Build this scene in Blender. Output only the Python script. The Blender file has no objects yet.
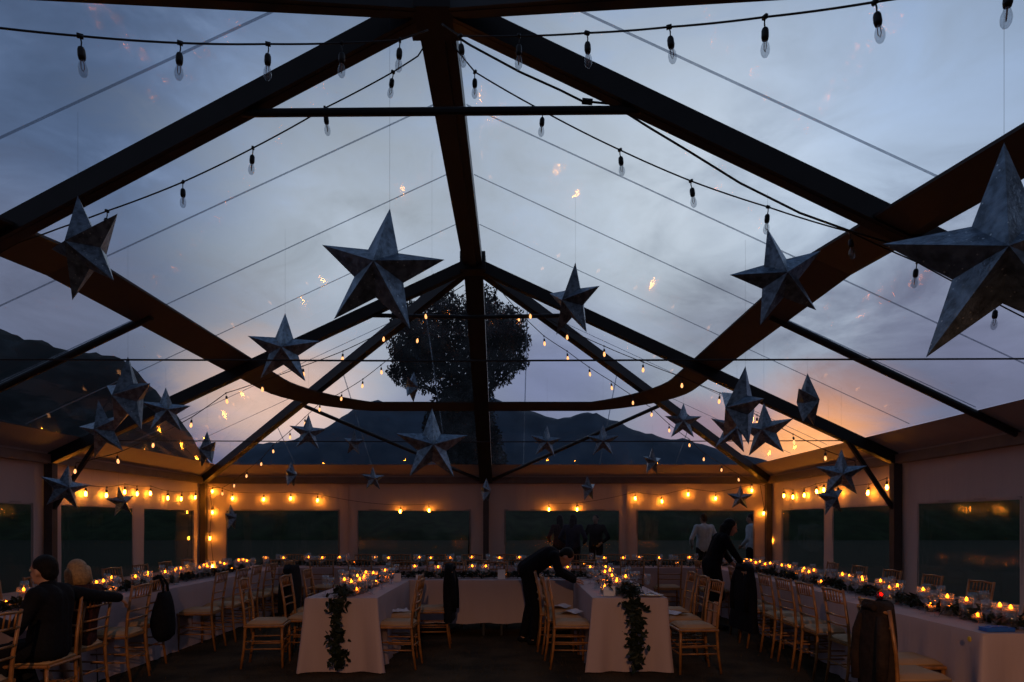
import bpy, bmesh, math, random
from mathutils import Vector, Matrix, Euler, noise
random.seed(7)
S = bpy.context.scene
COL = S.collection
PI = math.pi
F, CX, CH, HY = 683.0, 0.56, 1.5, 523.0      # focal length (px), camera x, eye height, horizon row

def at(px, py, Y):
    return Vector((CX + (px-512)*Y/F, Y, CH + (HY-py)*Y/F))

ORD = ('first second third fourth fifth sixth seventh eighth ninth tenth eleventh twelfth thirteenth fourteenth '
       'fifteenth sixteenth seventeenth eighteenth nineteenth twentieth').split()
def nth(i):
    if i < 20: return ORD[i]
    t = {2: 'twenty', 3: 'thirty', 4: 'forty'}[(i+1)//10]
    if (i+1) % 10 == 0: return {3: 'thirtieth', 4: 'fortieth'}[(i+1)//10]
    return t + '-' + ORD[(i+1) % 10 - 1]

# ------------------------------------------------------------------ materials
def srgb(r, g, b):
    f = lambda c: (c/255/12.92) if c/255 <= .04045 else ((c/255+.055)/1.055)**2.4
    return (f(r), f(g), f(b), 1)

def mat(name, col, rough=.6, metal=0, var=.25, scale=8, bump=0, bscale=40, col2=None, emit=None, estr=0, sheen=0, trans=0, coords='Object'):
    m = bpy.data.materials.new(name); m.use_nodes = True
    nt = m.node_tree; N = nt.nodes; L = nt.links
    b = N['Principled BSDF']
    tc = N.new('ShaderNodeTexCoord')
    nz = N.new('ShaderNodeTexNoise'); nz.inputs['Scale'].default_value = scale; nz.inputs['Detail'].default_value = 5
    L.new(tc.outputs[coords], nz.inputs['Vector'])
    mx = N.new('ShaderNodeMix'); mx.data_type = 'RGBA'
    c2 = col2 or tuple(c*(1-var) for c in col[:3])+(1,)
    mx.inputs[6].default_value = col; mx.inputs[7].default_value = c2
    rp = N.new('ShaderNodeMapRange'); rp.inputs[1].default_value = .35; rp.inputs[2].default_value = .65
    L.new(nz.outputs['Fac'], rp.inputs[0]); L.new(rp.outputs[0], mx.inputs[0])
    L.new(mx.outputs[2], b.inputs['Base Color'])
    b.inputs['Roughness'].default_value = rough; b.inputs['Metallic'].default_value = metal
    if sheen: b.inputs['Sheen Weight'].default_value = sheen
    if bump:
        nb = N.new('ShaderNodeTexNoise'); nb.inputs['Scale'].default_value = bscale; nb.inputs['Detail'].default_value = 4
        L.new(tc.outputs[coords], nb.inputs['Vector'])
        bp = N.new('ShaderNodeBump'); bp.inputs['Strength'].default_value = bump; bp.inputs['Distance'].default_value = .02
        L.new(nb.outputs['Fac'], bp.inputs['Height']); L.new(bp.outputs['Normal'], b.inputs['Normal'])
    if emit:
        b.inputs['Emission Color'].default_value = emit; b.inputs['Emission Strength'].default_value = estr
    return m

def clear_mat(name, tint, ior=1.45, rough=.05, bump=0, bscale=3, haze=0, refl=1.0, stretch=(1, 1, 1)):
    """thin clear sheet: tinted pass-through with a Fresnel reflection and a little grime"""
    m = bpy.data.materials.new(name); m.use_nodes = True
    nt = m.node_tree; N = nt.nodes; L = nt.links
    N.remove(N['Principled BSDF']); out = N['Material Output']
    tr = N.new('ShaderNodeBsdfTransparent'); tr.inputs[0].default_value = tint
    gl = N.new('ShaderNodeBsdfGlossy'); gl.inputs['Roughness'].default_value = rough
    lw = N.new('ShaderNodeLayerWeight'); lw.inputs[0].default_value = .5      # Schlick reflectance, the same from both sides
    pw_ = N.new('ShaderNodeMath'); pw_.operation = 'POWER'; pw_.inputs[1].default_value = 5; L.new(lw.outputs['Facing'], pw_.inputs[0])
    f0 = ((ior-1)/(ior+1))**2*2*refl
    mu = N.new('ShaderNodeMapRange'); mu.inputs[3].default_value = f0; mu.inputs[4].default_value = min(.75, .75*refl)
    L.new(pw_.outputs[0], mu.inputs[0])
    ms = N.new('ShaderNodeMixShader'); L.new(mu.outputs[0], ms.inputs[0]); L.new(tr.outputs[0], ms.inputs[1]); L.new(gl.outputs[0], ms.inputs[2])
    last = ms
    tc = N.new('ShaderNodeTexCoord'); mp = N.new('ShaderNodeMapping'); mp.inputs['Scale'].default_value = stretch
    L.new(tc.outputs['Object'], mp.inputs[0])
    if bump:
        nb = N.new('ShaderNodeTexNoise'); nb.inputs['Scale'].default_value = bscale; nb.inputs['Detail'].default_value = 3
        L.new(mp.outputs[0], nb.inputs['Vector'])
        bp = N.new('ShaderNodeBump'); bp.inputs['Strength'].default_value = bump; bp.inputs['Distance'].default_value = .05
        L.new(nb.outputs['Fac'], bp.inputs['Height']); L.new(bp.outputs['Normal'], gl.inputs['Normal'])
    if haze:
        df = N.new('ShaderNodeBsdfTranslucent'); df.inputs[0].default_value = (.8, .82, .85, 1)
        nh = N.new('ShaderNodeTexNoise'); nh.inputs['Scale'].default_value = 2.2; nh.inputs['Detail'].default_value = 8; nh.inputs['Roughness'].default_value = .7
        L.new(mp.outputs[0], nh.inputs['Vector'])
        rr = N.new('ShaderNodeMapRange'); rr.inputs[1].default_value = .45; rr.inputs[2].default_value = .75; rr.inputs[3].default_value = haze*.25; rr.inputs[4].default_value = haze
        L.new(nh.outputs['Fac'], rr.inputs[0])
        m2 = N.new('ShaderNodeMixShader'); L.new(rr.outputs[0], m2.inputs[0]); L.new(last.outputs[0], m2.inputs[1]); L.new(df.outputs[0], m2.inputs[2])
        last = m2
    L.new(last.outputs[0], out.inputs[0])
    return m

def emis_mat(name, col, strength):
    m = bpy.data.materials.new(name); m.use_nodes = True
    nt = m.node_tree; N = nt.nodes; L = nt.links
    N.remove(N['Principled BSDF'])
    e = N.new('ShaderNodeEmission'); e.inputs[0].default_value = col; e.inputs[1].default_value = strength
    L.new(e.outputs[0], N['Material Output'].inputs[0])
    return m

def fabric_mat(name, col, fold_scale=4, bump=.35, var=.12, transl=.25, stretch=(1, 1, .25)):
    m = bpy.data.materials.new(name); m.use_nodes = True
    nt = m.node_tree; N = nt.nodes; L = nt.links
    b = N['Principled BSDF']; out = N['Material Output']
    tc = N.new('ShaderNodeTexCoord'); mp = N.new('ShaderNodeMapping'); mp.inputs['Scale'].default_value = stretch
    L.new(tc.outputs['Object'], mp.inputs[0])
    nz = N.new('ShaderNodeTexNoise'); nz.inputs['Scale'].default_value = fold_scale; nz.inputs['Detail'].default_value = 4
    L.new(mp.outputs[0], nz.inputs['Vector'])
    mx = N.new('ShaderNodeMix'); mx.data_type = 'RGBA'; mx.inputs[6].default_value = col; mx.inputs[7].default_value = tuple(c*(1-var) for c in col[:3])+(1,)
    L.new(nz.outputs['Fac'], mx.inputs[0]); L.new(mx.outputs[2], b.inputs['Base Color'])
    b.inputs['Roughness'].default_value = .65
    bp = N.new('ShaderNodeBump'); bp.inputs['Strength'].default_value = bump; bp.inputs['Distance'].default_value = .04
    L.new(nz.outputs['Fac'], bp.inputs['Height']); L.new(bp.outputs['Normal'], b.inputs['Normal'])
    if transl:
        t = N.new('ShaderNodeBsdfTranslucent'); t.inputs[0].default_value = col
        ms = N.new('ShaderNodeMixShader'); ms.inputs[0].default_value = transl
        L.new(b.outputs[0], ms.inputs[1]); L.new(t.outputs[0], ms.inputs[2]); L.new(ms.outputs[0], out.inputs[0])
    return m

def star_mat():
    m = mat('star_paper', (.25, .33, .42, 1), .34, 0, .6, 9, .3, 30)
    nt = m.node_tree; N = nt.nodes; L = nt.links
    b = N['Principled BSDF']
    src = b.inputs['Base Color'].links[0].from_socket
    tc = N.new('ShaderNodeTexCoord'); v = N.new('ShaderNodeTexVoronoi'); v.inputs['Scale'].default_value = 17
    L.new(tc.outputs['Object'], v.inputs['Vector'])
    lt = N.new('ShaderNodeMath'); lt.operation = 'LESS_THAN'; lt.inputs[1].default_value = .17
    L.new(v.outputs['Distance'], lt.inputs[0])
    hv = N.new('ShaderNodeTexNoise'); hv.inputs['Scale'].default_value = 6; L.new(tc.outputs['Object'], hv.inputs['Vector'])
    gt = N.new('ShaderNodeMath'); gt.operation = 'GREATER_THAN'; gt.inputs[1].default_value = .52; L.new(hv.outputs['Fac'], gt.inputs[0])
    mu = N.new('ShaderNodeMath'); mu.operation = 'MULTIPLY'; L.new(lt.outputs[0], mu.inputs[0]); L.new(gt.outputs[0], mu.inputs[1])
    mx = N.new('ShaderNodeMix'); mx.data_type = 'RGBA'; mx.inputs[7].default_value = (.62, .68, .72, 1)
    L.new(mu.outputs[0], mx.inputs[0]); L.new(src, mx.inputs[6]); L.new(mx.outputs[2], b.inputs['Base Color'])
    b.inputs['Metallic'].default_value = .6
    return m

M = {}
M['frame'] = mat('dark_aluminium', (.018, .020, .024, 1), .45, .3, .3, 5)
M['post'] = mat('lit_post_aluminium', (.075, .055, .050, 1), .5, .2, .2, 5)  # warm light on the posts put into a browner copy of the frame colour
M['eave'] = mat('lit_eave_aluminium', (.16, .125, .115, 1), .5, .2, .2, 5)  # lighter copy of the frame metal, the lit look of the eaves is in the colour
M['band'] = fabric_mat('opaque_vinyl_band', (.048, .040, .038, 1), 3, .15, .15, .04, (1, 1, 1))
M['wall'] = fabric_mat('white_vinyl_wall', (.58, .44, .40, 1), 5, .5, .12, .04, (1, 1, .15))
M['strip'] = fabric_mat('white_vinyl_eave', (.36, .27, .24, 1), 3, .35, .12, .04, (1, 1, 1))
M['roof'] = clear_mat('clear_roof_vinyl', (.93, .94, .96, 1), 1.4, .06, .10, 2.5, .05, 1.0, (1, .5, 1))
M['window'] = clear_mat('clear_window_vinyl', (.60, .64, .62, 1), 1.45, .08, .13, 2.5, .0, .9, (1, 1, .4))
M['seam'] = clear_mat('weld_seam', (.68, .70, .73, 1), 1.4, .1, 0, 1, .25)
M['wire'] = mat('black_cable', (.012, .012, .014, 1), .5, 0, .2, 10)
M['socket'] = mat('black_socket', (.012, .012, .013, 1), .4, 0, .2, 30)
M['bulbglass'] = clear_mat('clear_bulb_glass', (.80, .82, .84, 1), 1.5, .03, 0, 1, .06, 1.3)
M['filament'] = mat('cold_filament', (.35, .12, .06, 1), .4, .5, .1, 30)
M['bulb_on'] = emis_mat('warm_bulb', (1, .33, .022, 1), 80)
M['bulb_dim'] = emis_mat('dim_warm_bulb', (1, .42, .15, 1), 2.0)
M['star'] = star_mat()
M['cloth'] = fabric_mat('white_tablecloth', (.45, .335, .35, 1), 6, .35, .1, .12, (1, 1, .2))
M['wood'] = mat('gold_brown_wood', (.33, .135, .035, 1), .38, 0, .45, 14, .1, 60)
M['cushion'] = fabric_mat('ivory_cushion', (.36, .205, .09, 1), 12, .2, .12, 0, (1, 1, 1))
M['glass'] = clear_mat('drinking_glass', (.92, .92, .92, 1), 1.5, .06, 0, 1, .10, 1.8)
M['vase'] = clear_mat('vase_glass', (.95, .90, .84, 1), 1.5, .08, 0, 1, .45, 1.5)
M['redglass'] = clear_mat('red_votive_glass', (.75, .06, .03, 1), 1.5, .05, 0, 1, .10, 1.2)
M['wax'] = mat('ivory_wax', (.75, .62, .42, 1), .5, 0, .1, 20)
M['wax'].node_tree.nodes['Principled BSDF'].inputs['Subsurface Weight'].default_value = 0
M['flame'] = emis_mat('candle_flame', (1, .22, .005, 1), 30)
M['wick'] = mat('wick', (.02, .015, .01, 1), .8)
M['leaf'] = mat('garland_leaf', (.016, .022, .012, 1), .5, 0, .5, 14)
M['stem'] = mat('stem', (.05, .035, .02, 1), .8, 0, .3, 20)
M['china'] = mat('white_china', (.62, .58, .58, 1), .2, 0, .08, 5)
M['napkin'] = fabric_mat('white_napkin', (.55, .52, .58, 1), 20, .3, .1, 0, (1, 1, 1))
M['card'] = mat('white_card', (.62, .60, .64, 1), .7, 0, .06, 8)
M['table'] = mat('plywood_table', (.20, .12, .06, 1), .5, 0, .3, 9)
M['steel'] = mat('grey_steel', (.18, .18, .19, 1), .35, .8, .2, 9)
M['black'] = mat('black_cloth', (.006, .006, .009, 1), .85, 0, .4, 25, .4, 60)
M['suit'] = mat('dark_suit', (.006, .006, .009, 1), .8, 0, .3, 25, .3, 50)
M['browncoat'] = mat('brown_coat', (.030, .018, .013, 1), .85, 0, .4, 20, .4, 50)
M['shirt'] = mat('white_shirt', (.70, .74, .85, 1), .8, 0, .15, 15, .3, 30)
M['bluedress'] = mat('dark_blue_dress', (.022, .020, .05, 1), .8, 0, .3, 15, .3, 30)
M['skin'] = mat('skin', (.42, .22, .15, 1), .55, 0, .15, 20)
M['hairdark'] = mat('dark_hair', (.010, .008, .007, 1), .55, 0, .4, 40, .5, 90)
M['hairblond'] = mat('blond_hair', (.42, .24, .10, 1), .5, 0, .4, 40, .5, 90)
M['eye'] = mat('eye', (.35, .33, .30, 1), .2, 0, .2, 50)
M['dress'] = mat('dark_red_dress', (.06, .02, .018, 1), .8, 0, .6, 30, .2, 60)
M['floor'] = mat('dark_turf', (.062, .038, .019, 1), .95, 0, .5, 2.2, .6, 30, (.020, .014, .008, 1))
M['blade'] = mat('dry_grass', (.085, .058, .026, 1), .9, 0, .6, 1.5, 0, 1, (.018, .017, .009, 1))
M['lawn'] = mat('night_lawn', (.010, .014, .003, 1), .95, 0, .4, .6, .4, 20)
M['hill'] = mat('wooded_hill', (.060, .100, .150, 1), .95, 0, .45, .05, 1.0, .4)  # blue of the distance haze put into the base colour
M['mount'] = mat('dark_mountain', (.022, .030, .032, 1), .95, 0, .5, .05, 1.0, .3)
M['hedge'] = mat('dark_treeline', (.028, .046, .016, 1), .95, 0, .5, .8, 1.0, 2)
M['tree'] = mat('tree_leaf', (.010, .014, .010, 1), .6, 0, .5, 3)
M['bark'] = mat('bark', (.022, .017, .014, 1), .9, 0, .4, 10, .6, 30)
M['blue'] = mat('blue_plastic', (.01, .09, .42, 1), .4, 0, .15, 20)
M['yellow'] = mat('yellow_tag', (.55, .36, .03, 1), .6, 0, .1, 20)
M['purse'] = mat('white_purse', (.45, .42, .45, 1), .5, 0, .1, 20)

for k in ('black','suit','browncoat','bluedress','dress','hairdark','floor','blade','lawn','hill','mount','hedge','tree','bark','leaf'):
    M[k].node_tree.nodes['Principled BSDF'].inputs['Specular IOR Level'].default_value = .12
def wax_glow():
    nt = M['wax'].node_tree; t = nt.nodes.new('ShaderNodeBsdfTranslucent'); t.inputs[0].default_value = (.9,.6,.3,1)
    ms = nt.nodes.new('ShaderNodeMixShader'); ms.inputs[0].default_value = .5
    nt.links.new(nt.nodes['Principled BSDF'].outputs[0], ms.inputs[1]); nt.links.new(t.outputs[0], ms.inputs[2]); nt.links.new(ms.outputs[0], nt.nodes['Material Output'].inputs[0])
wax_glow()
# ------------------------------------------------------------------ mesh helpers
class MB:
    def __init__(s): s.v = []; s.f = []; s.mi = []; s.cur = 0
    def add(s, vs, fs):
        o = len(s.v); s.v += [tuple(v) for v in vs]
        s.f += [tuple(i+o for i in f) for f in fs]; s.mi += [s.cur]*len(fs)
    def box(s, c, d, R=None):
        hx, hy, hz = d[0]/2, d[1]/2, d[2]/2
        vs = [Vector((x, y, z)) for x in (-hx, hx) for y in (-hy, hy) for z in (-hz, hz)]
        if R is not None: vs = [R @ v for v in vs]
        c = Vector(c)
        s.add([v+c for v in vs], [(0,1,3,2),(4,6,7,5),(0,4,5,1),(2,3,7,6),(0,2,6,4),(1,5,7,3)])
    def beam(s, a, b, w, h, up=(0,0,1)):
        a, b = Vector(a), Vector(b); d = (b-a).normalized(); u = Vector(up)
        sx = d.cross(u).normalized(); uz = sx.cross(d).normalized()
        ring = [(-w/2,-h/2),(w/2,-h/2),(w/2,h/2),(-w/2,h/2)]
        vs = [p+sx*x+uz*z for p in (a, b) for x, z in ring]
        s.add(vs, [(3,2,1,0),(4,5,6,7)]+[(i,(i+1)%4,(i+1)%4+4,i+4) for i in range(4)])
    def tube(s, pts, r, n=8, cap=True):
        pts = [Vector(p) for p in pts]
        rs = r if isinstance(r, (list, tuple)) else [r]*len(pts)
        vs = []; prev = None
        for i, p in enumerate(pts):
            d = (pts[min(i+1, len(pts)-1)]-pts[max(i-1, 0)])
            if d.length < 1e-9: d = Vector((0,0,1))
            d.normalize()
            if prev is None:
                a = Vector((0,0,1)) if abs(d.z) < .9 else Vector((1,0,0))
                x = d.cross(a).normalized()
            else:
                x = (prev - d*prev.dot(d))
                x = x.normalized() if x.length > 1e-6 else d.orthogonal().normalized()
            prev = x; y = d.cross(x)
            vs += [p + (x*math.cos(2*PI*k/n)+y*math.sin(2*PI*k/n))*rs[i] for k in range(n)]
        fs = []
        for i in range(len(pts)-1):
            for k in range(n):
                fs.append((i*n+k, i*n+(k+1)%n, (i+1)*n+(k+1)%n, (i+1)*n+k))
        if cap:
            fs.append(tuple(range(n-1, -1, -1))); m = (len(pts)-1)*n; fs.append(tuple(m+k for k in range(n)))
        s.add(vs, fs)
    def lathe(s, prof, n=16, c=(0,0,0)):
        c = Vector(c); vs = []; fs = []
        for r, z in prof:
            vs += [c+Vector((max(r,1e-4)*math.cos(2*PI*k/n), max(r,1e-4)*math.sin(2*PI*k/n), z)) for k in range(n)]
        for i in range(len(prof)-1):
            for k in range(n): fs.append((i*n+k, i*n+(k+1)%n, (i+1)*n+(k+1)%n, (i+1)*n+k))
        s.add(vs, fs)
    def ball(s, c, r, n=10, m=7, R=None):
        c = Vector(c); rr = Vector(r) if not isinstance(r, (int, float)) else Vector((r,r,r))
        vs = []
        for i in range(m+1):
            th = PI*i/m
            for k in range(n):
                v = Vector((rr.x*math.sin(th)*math.cos(2*PI*k/n), rr.y*math.sin(th)*math.sin(2*PI*k/n), rr.z*math.cos(th)))
                vs.append(c+(R @ v if R is not None else v))
        fs = [(i*n+k, (i+1)*n+k, (i+1)*n+(k+1)%n, i*n+(k+1)%n) for i in range(m) for k in range(n)]
        s.add(vs, fs)
    def mesh(s, name, m, smooth=False):
        me = bpy.data.meshes.new(name); me.from_pydata(s.v, [], s.f)
        for mm in (m if isinstance(m, (list, tuple)) else [m]): me.materials.append(mm)
        if any(s.mi): me.polygons.foreach_set('material_index', s.mi)
        bm = bmesh.new(); bm.from_mesh(me); bmesh.ops.remove_doubles(bm, verts=bm.verts, dist=2e-5)
        bmesh.ops.recalc_face_normals(bm, faces=bm.faces); bm.to_mesh(me); bm.free()
        if smooth: me.polygons.foreach_set('use_smooth', [True]*len(me.polygons))
        me.update(); return me

def put(name, me, parent=None, loc=(0,0,0), rot=None):
    o = bpy.data.objects.new(name, me); COL.objects.link(o); o.location = loc
    if rot is not None: o.rotation_euler = rot
    if parent: o.parent = parent
    return o
def obj(name, mb, m, parent=None, loc=(0,0,0), rot=None, smooth=False):
    return put(name, mb.mesh(name, m, smooth), parent, loc, rot)
def tag(o, label=None, cat=None, group=None, kind=None):
    if label: o['label'] = label
    if cat: o['category'] = cat
    if group: o['group'] = group
    if kind: o['kind'] = kind
    return o
def thing(name, label, cat, loc=(0,0,0), rz=0, group=None):
    o = bpy.data.objects.new(name, None); COL.objects.link(o); o.location = loc; o.rotation_euler = (0,0,rz)
    o.empty_display_size = .1
    return tag(o, label, cat, group)
def copy_tree(o, parent=None):
    c = o.copy(); COL.objects.link(c)
    if parent: c.parent = parent
    for ch in list(KIDS.get(o.name, o.children)): copy_tree(ch, c)
    return c
KIDS = {}

# ------------------------------------------------------------------ tent dimensions
HW = 6.1; YN, YF = 4.93, 9.86; YB, Y0 = 14.75, .63
ZR, ZE = 5.25, 2.42
SL = (ZR-ZE)/HW
SKIN = .105
def roof_z(x, y):
    z = ZR - SL*abs(x)
    if y > YF: z = min(z, ZR-(ZR-ZE)*(y-YF)/(YB-YF))
    if y < YN: z = min(z, ZR-(ZR-ZE)*(YN-y)/(YN-Y0))
    return z

# ---- clear roof skin, split in clear upper part and opaque eave strip
NR = Vector((0,YN,ZR)); FR_ = Vector((0,YF,ZR))
FL, FRc = Vector((-HW,YB,ZE)), Vector((HW,YB,ZE)); NL, NRc = Vector((-HW,Y0,ZE)), Vector((HW,Y0,ZE))
up = Vector((0,0,SKIN))
tS = .925
def lerp(a, b, t): return a+(b-a)*t
cl = {k: lerp(r, c, tS) for k, r, c in (('FL',FR_,FL),('FR',FR_,FRc),('NL',NR,NL),('NR',NR,NRc))}
mb = MB()
V = [NR+up, FR_+up, cl['FL']+up, cl['FR']+up, cl['NL']+up, cl['NR']+up]
mb.add(V, [(0,1,2,4), (1,0,5,3), (1,3,2), (0,4,5)])
ceiling = obj('ceiling', mb, M['roof']); tag(ceiling, 'clear vinyl tent roof showing the evening sky', 'tent roof', kind='structure')
mb = MB()
o = {'FL':FL,'FR':FRc,'NL':NL,'NR':NRc}
def subq(a, b, c, d, n=24, sag=.10):
    """strip between edge a-b (inner, scalloped) and c-d (outer)"""
    vs = []; fs = []
    for i in range(n+1):
        t = i/n; bow = sag*abs(math.sin(PI*t*1))*0
        vs += [lerp(a, b, t)+up-Vector((0,0,.006)), lerp(c, d, t)+up-Vector((0,0,.006))]
    for i in range(n): fs.append((2*i, 2*i+2, 2*i+3, 2*i+1))
    mb.add(vs, fs)
for a, b in (('FL','FR'),('NL','FL'),('FR','NR')):
    subq(cl[a], cl[b], o[a], o[b])
    dn = Vector((0,0,-SKIN-.07)); subq(o[a], o[b], o[a]+dn, o[b]+dn)      # short vertical flap down to the eave beam
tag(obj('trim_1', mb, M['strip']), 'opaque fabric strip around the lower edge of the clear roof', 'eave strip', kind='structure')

# weld seams between the clear panels, lying on the skin
def seam(a, b):
    m_ = MB(); off = Vector((0,0,SKIN-.012)); m_.beam(Vector(a)+off, Vector(b)+off, .020, .004)
    obj('weld_seam', m_, M['seam'], ceiling)
for sx in (-1, 1):
    for y in (YN+1.233, YN+2.466, YN+3.70):
        seam((sx*.15, y, roof_z(.15,y)), (sx*5.58, y, roof_z(5.58,y)))
    for y in (4.5, 3.2, 2.0):
        x0 = HW*(YN-y)/(YN-Y0); seam((sx*(x0+.05), y, roof_z(x0+.05, y)), (sx*5.58, y, roof_z(5.58,y)))
    for x in (.8, 2.4, 4.0):
        y0 = YF+(YB-YF)*x/HW; seam((sx*x, y0+.05, roof_z(x,y0+.05)), (sx*x, YF+(YB-YF)*tS, roof_z(x, YF+(YB-YF)*tS)))
    for y in (10.9, 12.3):                         # seams on the side slopes beyond the last truss
        x0 = HW*(y-YF)/(YB-YF); seam((sx*(x0+.05), y, roof_z(x0+.05,y)), (sx*5.58, y, roof_z(5.58,y)))

# ---- mid-slope opaque band: a ring with rounded far corners
tB = .55; bx, bz = HW*tB, ZR-(ZR-ZE)*tB; by = YF+(YB-YF)*tB
path = [(-bx, 1.9), (-bx, 6.0)]
rc = 1.35
path += [(-bx, by-rc)]
for k in range(1, 9):
    a = PI-(PI/2)*k/8; path.append((-bx+rc+rc*math.cos(a), by-rc+rc*math.sin(a)))
path2 = path + [(-x, y) for x, y in reversed(path)]
vs, fs = [], []
for i, (x, y) in enumerate(path2):
    p, q = path2[max(i-1,0)], path2[min(i+1,len(path2)-1)]
    d = Vector((q[0]-p[0], q[1]-p[1])).normalized(); n2 = Vector((-d.y, d.x))   # outward
    side = abs(n2.x)
    w = .36*side + .20*(1-side); sl = SL*side + .58*(1-side)
    for e, dz in ((-w/2,0),(w/2,0),(w/2,-.022),(-w/2,-.022)):
        vs.append((x+n2.x*e, y+n2.y*e, min(bz - sl*e, roof_z(x+n2.x*e, y+n2.y*e)) + SKIN-.016 - .13*(1-side) + dz))
n = len(path2)
for i in range(n-1):
    for k in range(4): fs.append((i*4+k, i*4+(k+1)%4, (i+1)*4+(k+1)%4, (i+1)*4+k))
mb = MB(); mb.add(vs, fs)
tag(obj('trim_2', mb, M['band']), 'dark opaque band running around the clear roof at mid slope', 'roof band', kind='structure')

# ---- tent frame
YNE = {-1: 5.42, 1: 5.06}        # the near truss is pegged slightly askew
fr = thing('tent_frame', 'dark aluminium tent frame of rafters, ridge, posts, eave beams and braces', 'tent frame', (0, 7.5, 0))
fr_off = Vector((0,-7.5,0))
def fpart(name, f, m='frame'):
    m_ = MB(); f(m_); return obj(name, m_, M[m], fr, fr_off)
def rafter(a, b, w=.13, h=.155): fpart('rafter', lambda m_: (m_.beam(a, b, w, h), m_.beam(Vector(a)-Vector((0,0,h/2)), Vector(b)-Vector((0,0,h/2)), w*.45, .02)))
for sx in (-1, 1):
    rafter(NR, (sx*HW, YNE[sx], ZE)); rafter(FR_, (sx*HW, YF, ZE))
    rafter(FR_, (sx*HW, YB, ZE)); rafter(NR, (sx*HW, Y0, ZE))
rafter(FR_, (0, YB, ZE), .27, .16)
fpart('ridge_beam', lambda m_: (m_.box((0,(YN+YF)/2,ZR), (.27, YF-YN+.2, .16)), m_.box((0,(YN+YF)/2,ZR-.09), (.10, YF-YN+.2, .04))))
for y in (YN, YF):
    fpart('ridge_joint', lambda m_: m_.box((0, y, ZR-.02), (.36, .34, .26)))
for sx in (-1, 1):
    for a, b in (((sx*HW,Y0),(sx*HW,YN)), ((sx*HW,YN),(sx*HW,YF)), ((sx*HW,YF),(sx*HW,YB))):
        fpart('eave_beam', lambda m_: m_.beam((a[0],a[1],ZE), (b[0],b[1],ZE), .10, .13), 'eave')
    for y in (Y0, YNE[sx], YF, YB):
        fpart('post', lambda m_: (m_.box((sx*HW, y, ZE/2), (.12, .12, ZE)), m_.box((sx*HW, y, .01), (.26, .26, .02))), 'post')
    # mid-bay rafter from the band down to the eave
    fpart('intermediate_rafter', lambda m_: m_.tube([(sx*(bx+.02), 7.45, bz+.06), (sx*HW, 7.45, ZE+.04)], .042, 10))
    # brace in the hip end from hip rafter to centre post
    fpart('hip_brace', lambda m_: m_.tube([(sx*bx, by, bz), (sx*.07, YB-.05, ZE-.02)], .036, 8))
    for y in (YN, YF):
        if sx > 0: fpart('collar_bar', lambda m_: m_.tube([(-1.56, y+(.12 if y == YN else 0), 4.50+(.03 if y == YN else 0)), (0, y, 4.47), (1.56, y+(.03 if y == YN else 0), 4.50)], .03, 10))
    for y in (YNE[sx], YF):
        fpart('knee_brace', lambda m_: m_.beam((sx*5.42, y, roof_z(5.42,y)-.06), (sx*(HW-.04), y, 1.71), .05, .06, (0,1,0)))
for a, b in (((-HW,YB),(0,YB)), ((0,YB),(HW,YB))):
    fpart('eave_beam', lambda m_: m_.beam((a[0],a[1],ZE), (b[0],b[1],ZE), .10, .13), 'eave')
fpart('post', lambda m_: m_.box((0, YB-.02, ZE/2), (.12, .10, ZE)), 'post')
for y in (YN, YF):
    fpart('tie_cable', lambda m_: m_.tube([(-5.52, y, 2.69), (0, y, 2.67), (5.52, y, 2.69)], .007 if y == YN else .008, 6), 'wire')

# ---- walls with window openings
WZ0, WZ1 = .55, 1.775
def wall(name, a, b, wins, label, zt=ZE-.03):
    """wins: list of (s0,s1) along a->b"""
    a, b = Vector(a), Vector(b); d = (b-a); L = d.length; d.normalize()
    nrm = Vector((-d.y, d.x, 0))
    m_ = MB()
    def quad(s0, s1, z0, z1):
        nx = max(1, int((s1-s0)/.12)); nz = max(1, int((z1-z0)/.2))
        vs = []
        for i in range(nx+1):
            for k in range(nz+1):
                s = s0+(s1-s0)*i/nx; z = z0+(z1-z0)*k/nz
                wv = .012*math.sin(s*9+math.sin(z*3))*math.sin(PI*(z/zt)) if True else 0
                p = a+d*s+nrm*wv; vs.append((p.x, p.y, z))
        m_.add(vs, [(i*(nz+1)+k, (i+1)*(nz+1)+k, (i+1)*(nz+1)+k+1, i*(nz+1)+k+1) for i in range(nx) for k in range(nz)])
    cur = 0
    for s0, s1 in wins:
        quad(cur, s0, 0, zt); quad(s0, s1, 0, WZ0); quad(s0, s1, WZ1, zt); cur = s1
    quad(cur, L, 0, zt)
    w = obj(name, m_, M['wall'], smooth=True); tag(w, label, 'tent wall', kind='structure')
    global NWIN
    for s0, s1 in wins:
        NWIN += 1
        m2 = MB(); p0, p1 = a+d*(s0-.02), a+d*(s1+.02)
        off = nrm*.004
        n1 = 14; vs = []
        for i in range(n1+1):
            p = lerp(p0, p1, i/n1)+off
            vs += [(p.x, p.y, WZ0-.02), (p.x, p.y, WZ1+.02)]
        m2.add(vs, [(2*i, 2*i+2, 2*i+3, 2*i+1) for i in range(n1)])
        wo = obj('window_%d' % NWIN, m2, M['window']); tag(wo, 'clear vinyl window panel in the '+label, 'window', kind='structure')
        m3 = MB()
        zc = (WZ0+WZ1)/2
        q0, q1 = a+d*s0+off*2, a+d*s1+off*2
        for s in (q0, q1): m3.beam((s.x,s.y,WZ0), (s.x,s.y,WZ1), .03, .008, nrm)
        for z in (WZ0, WZ1): m3.beam((q0.x,q0.y,z), (q1.x,q1.y,z), .008, .03)
        obj('window_hem', m3, M['wall'], wo)
NWIN = 0
YW = YB+.07; XW = HW+.08
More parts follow.
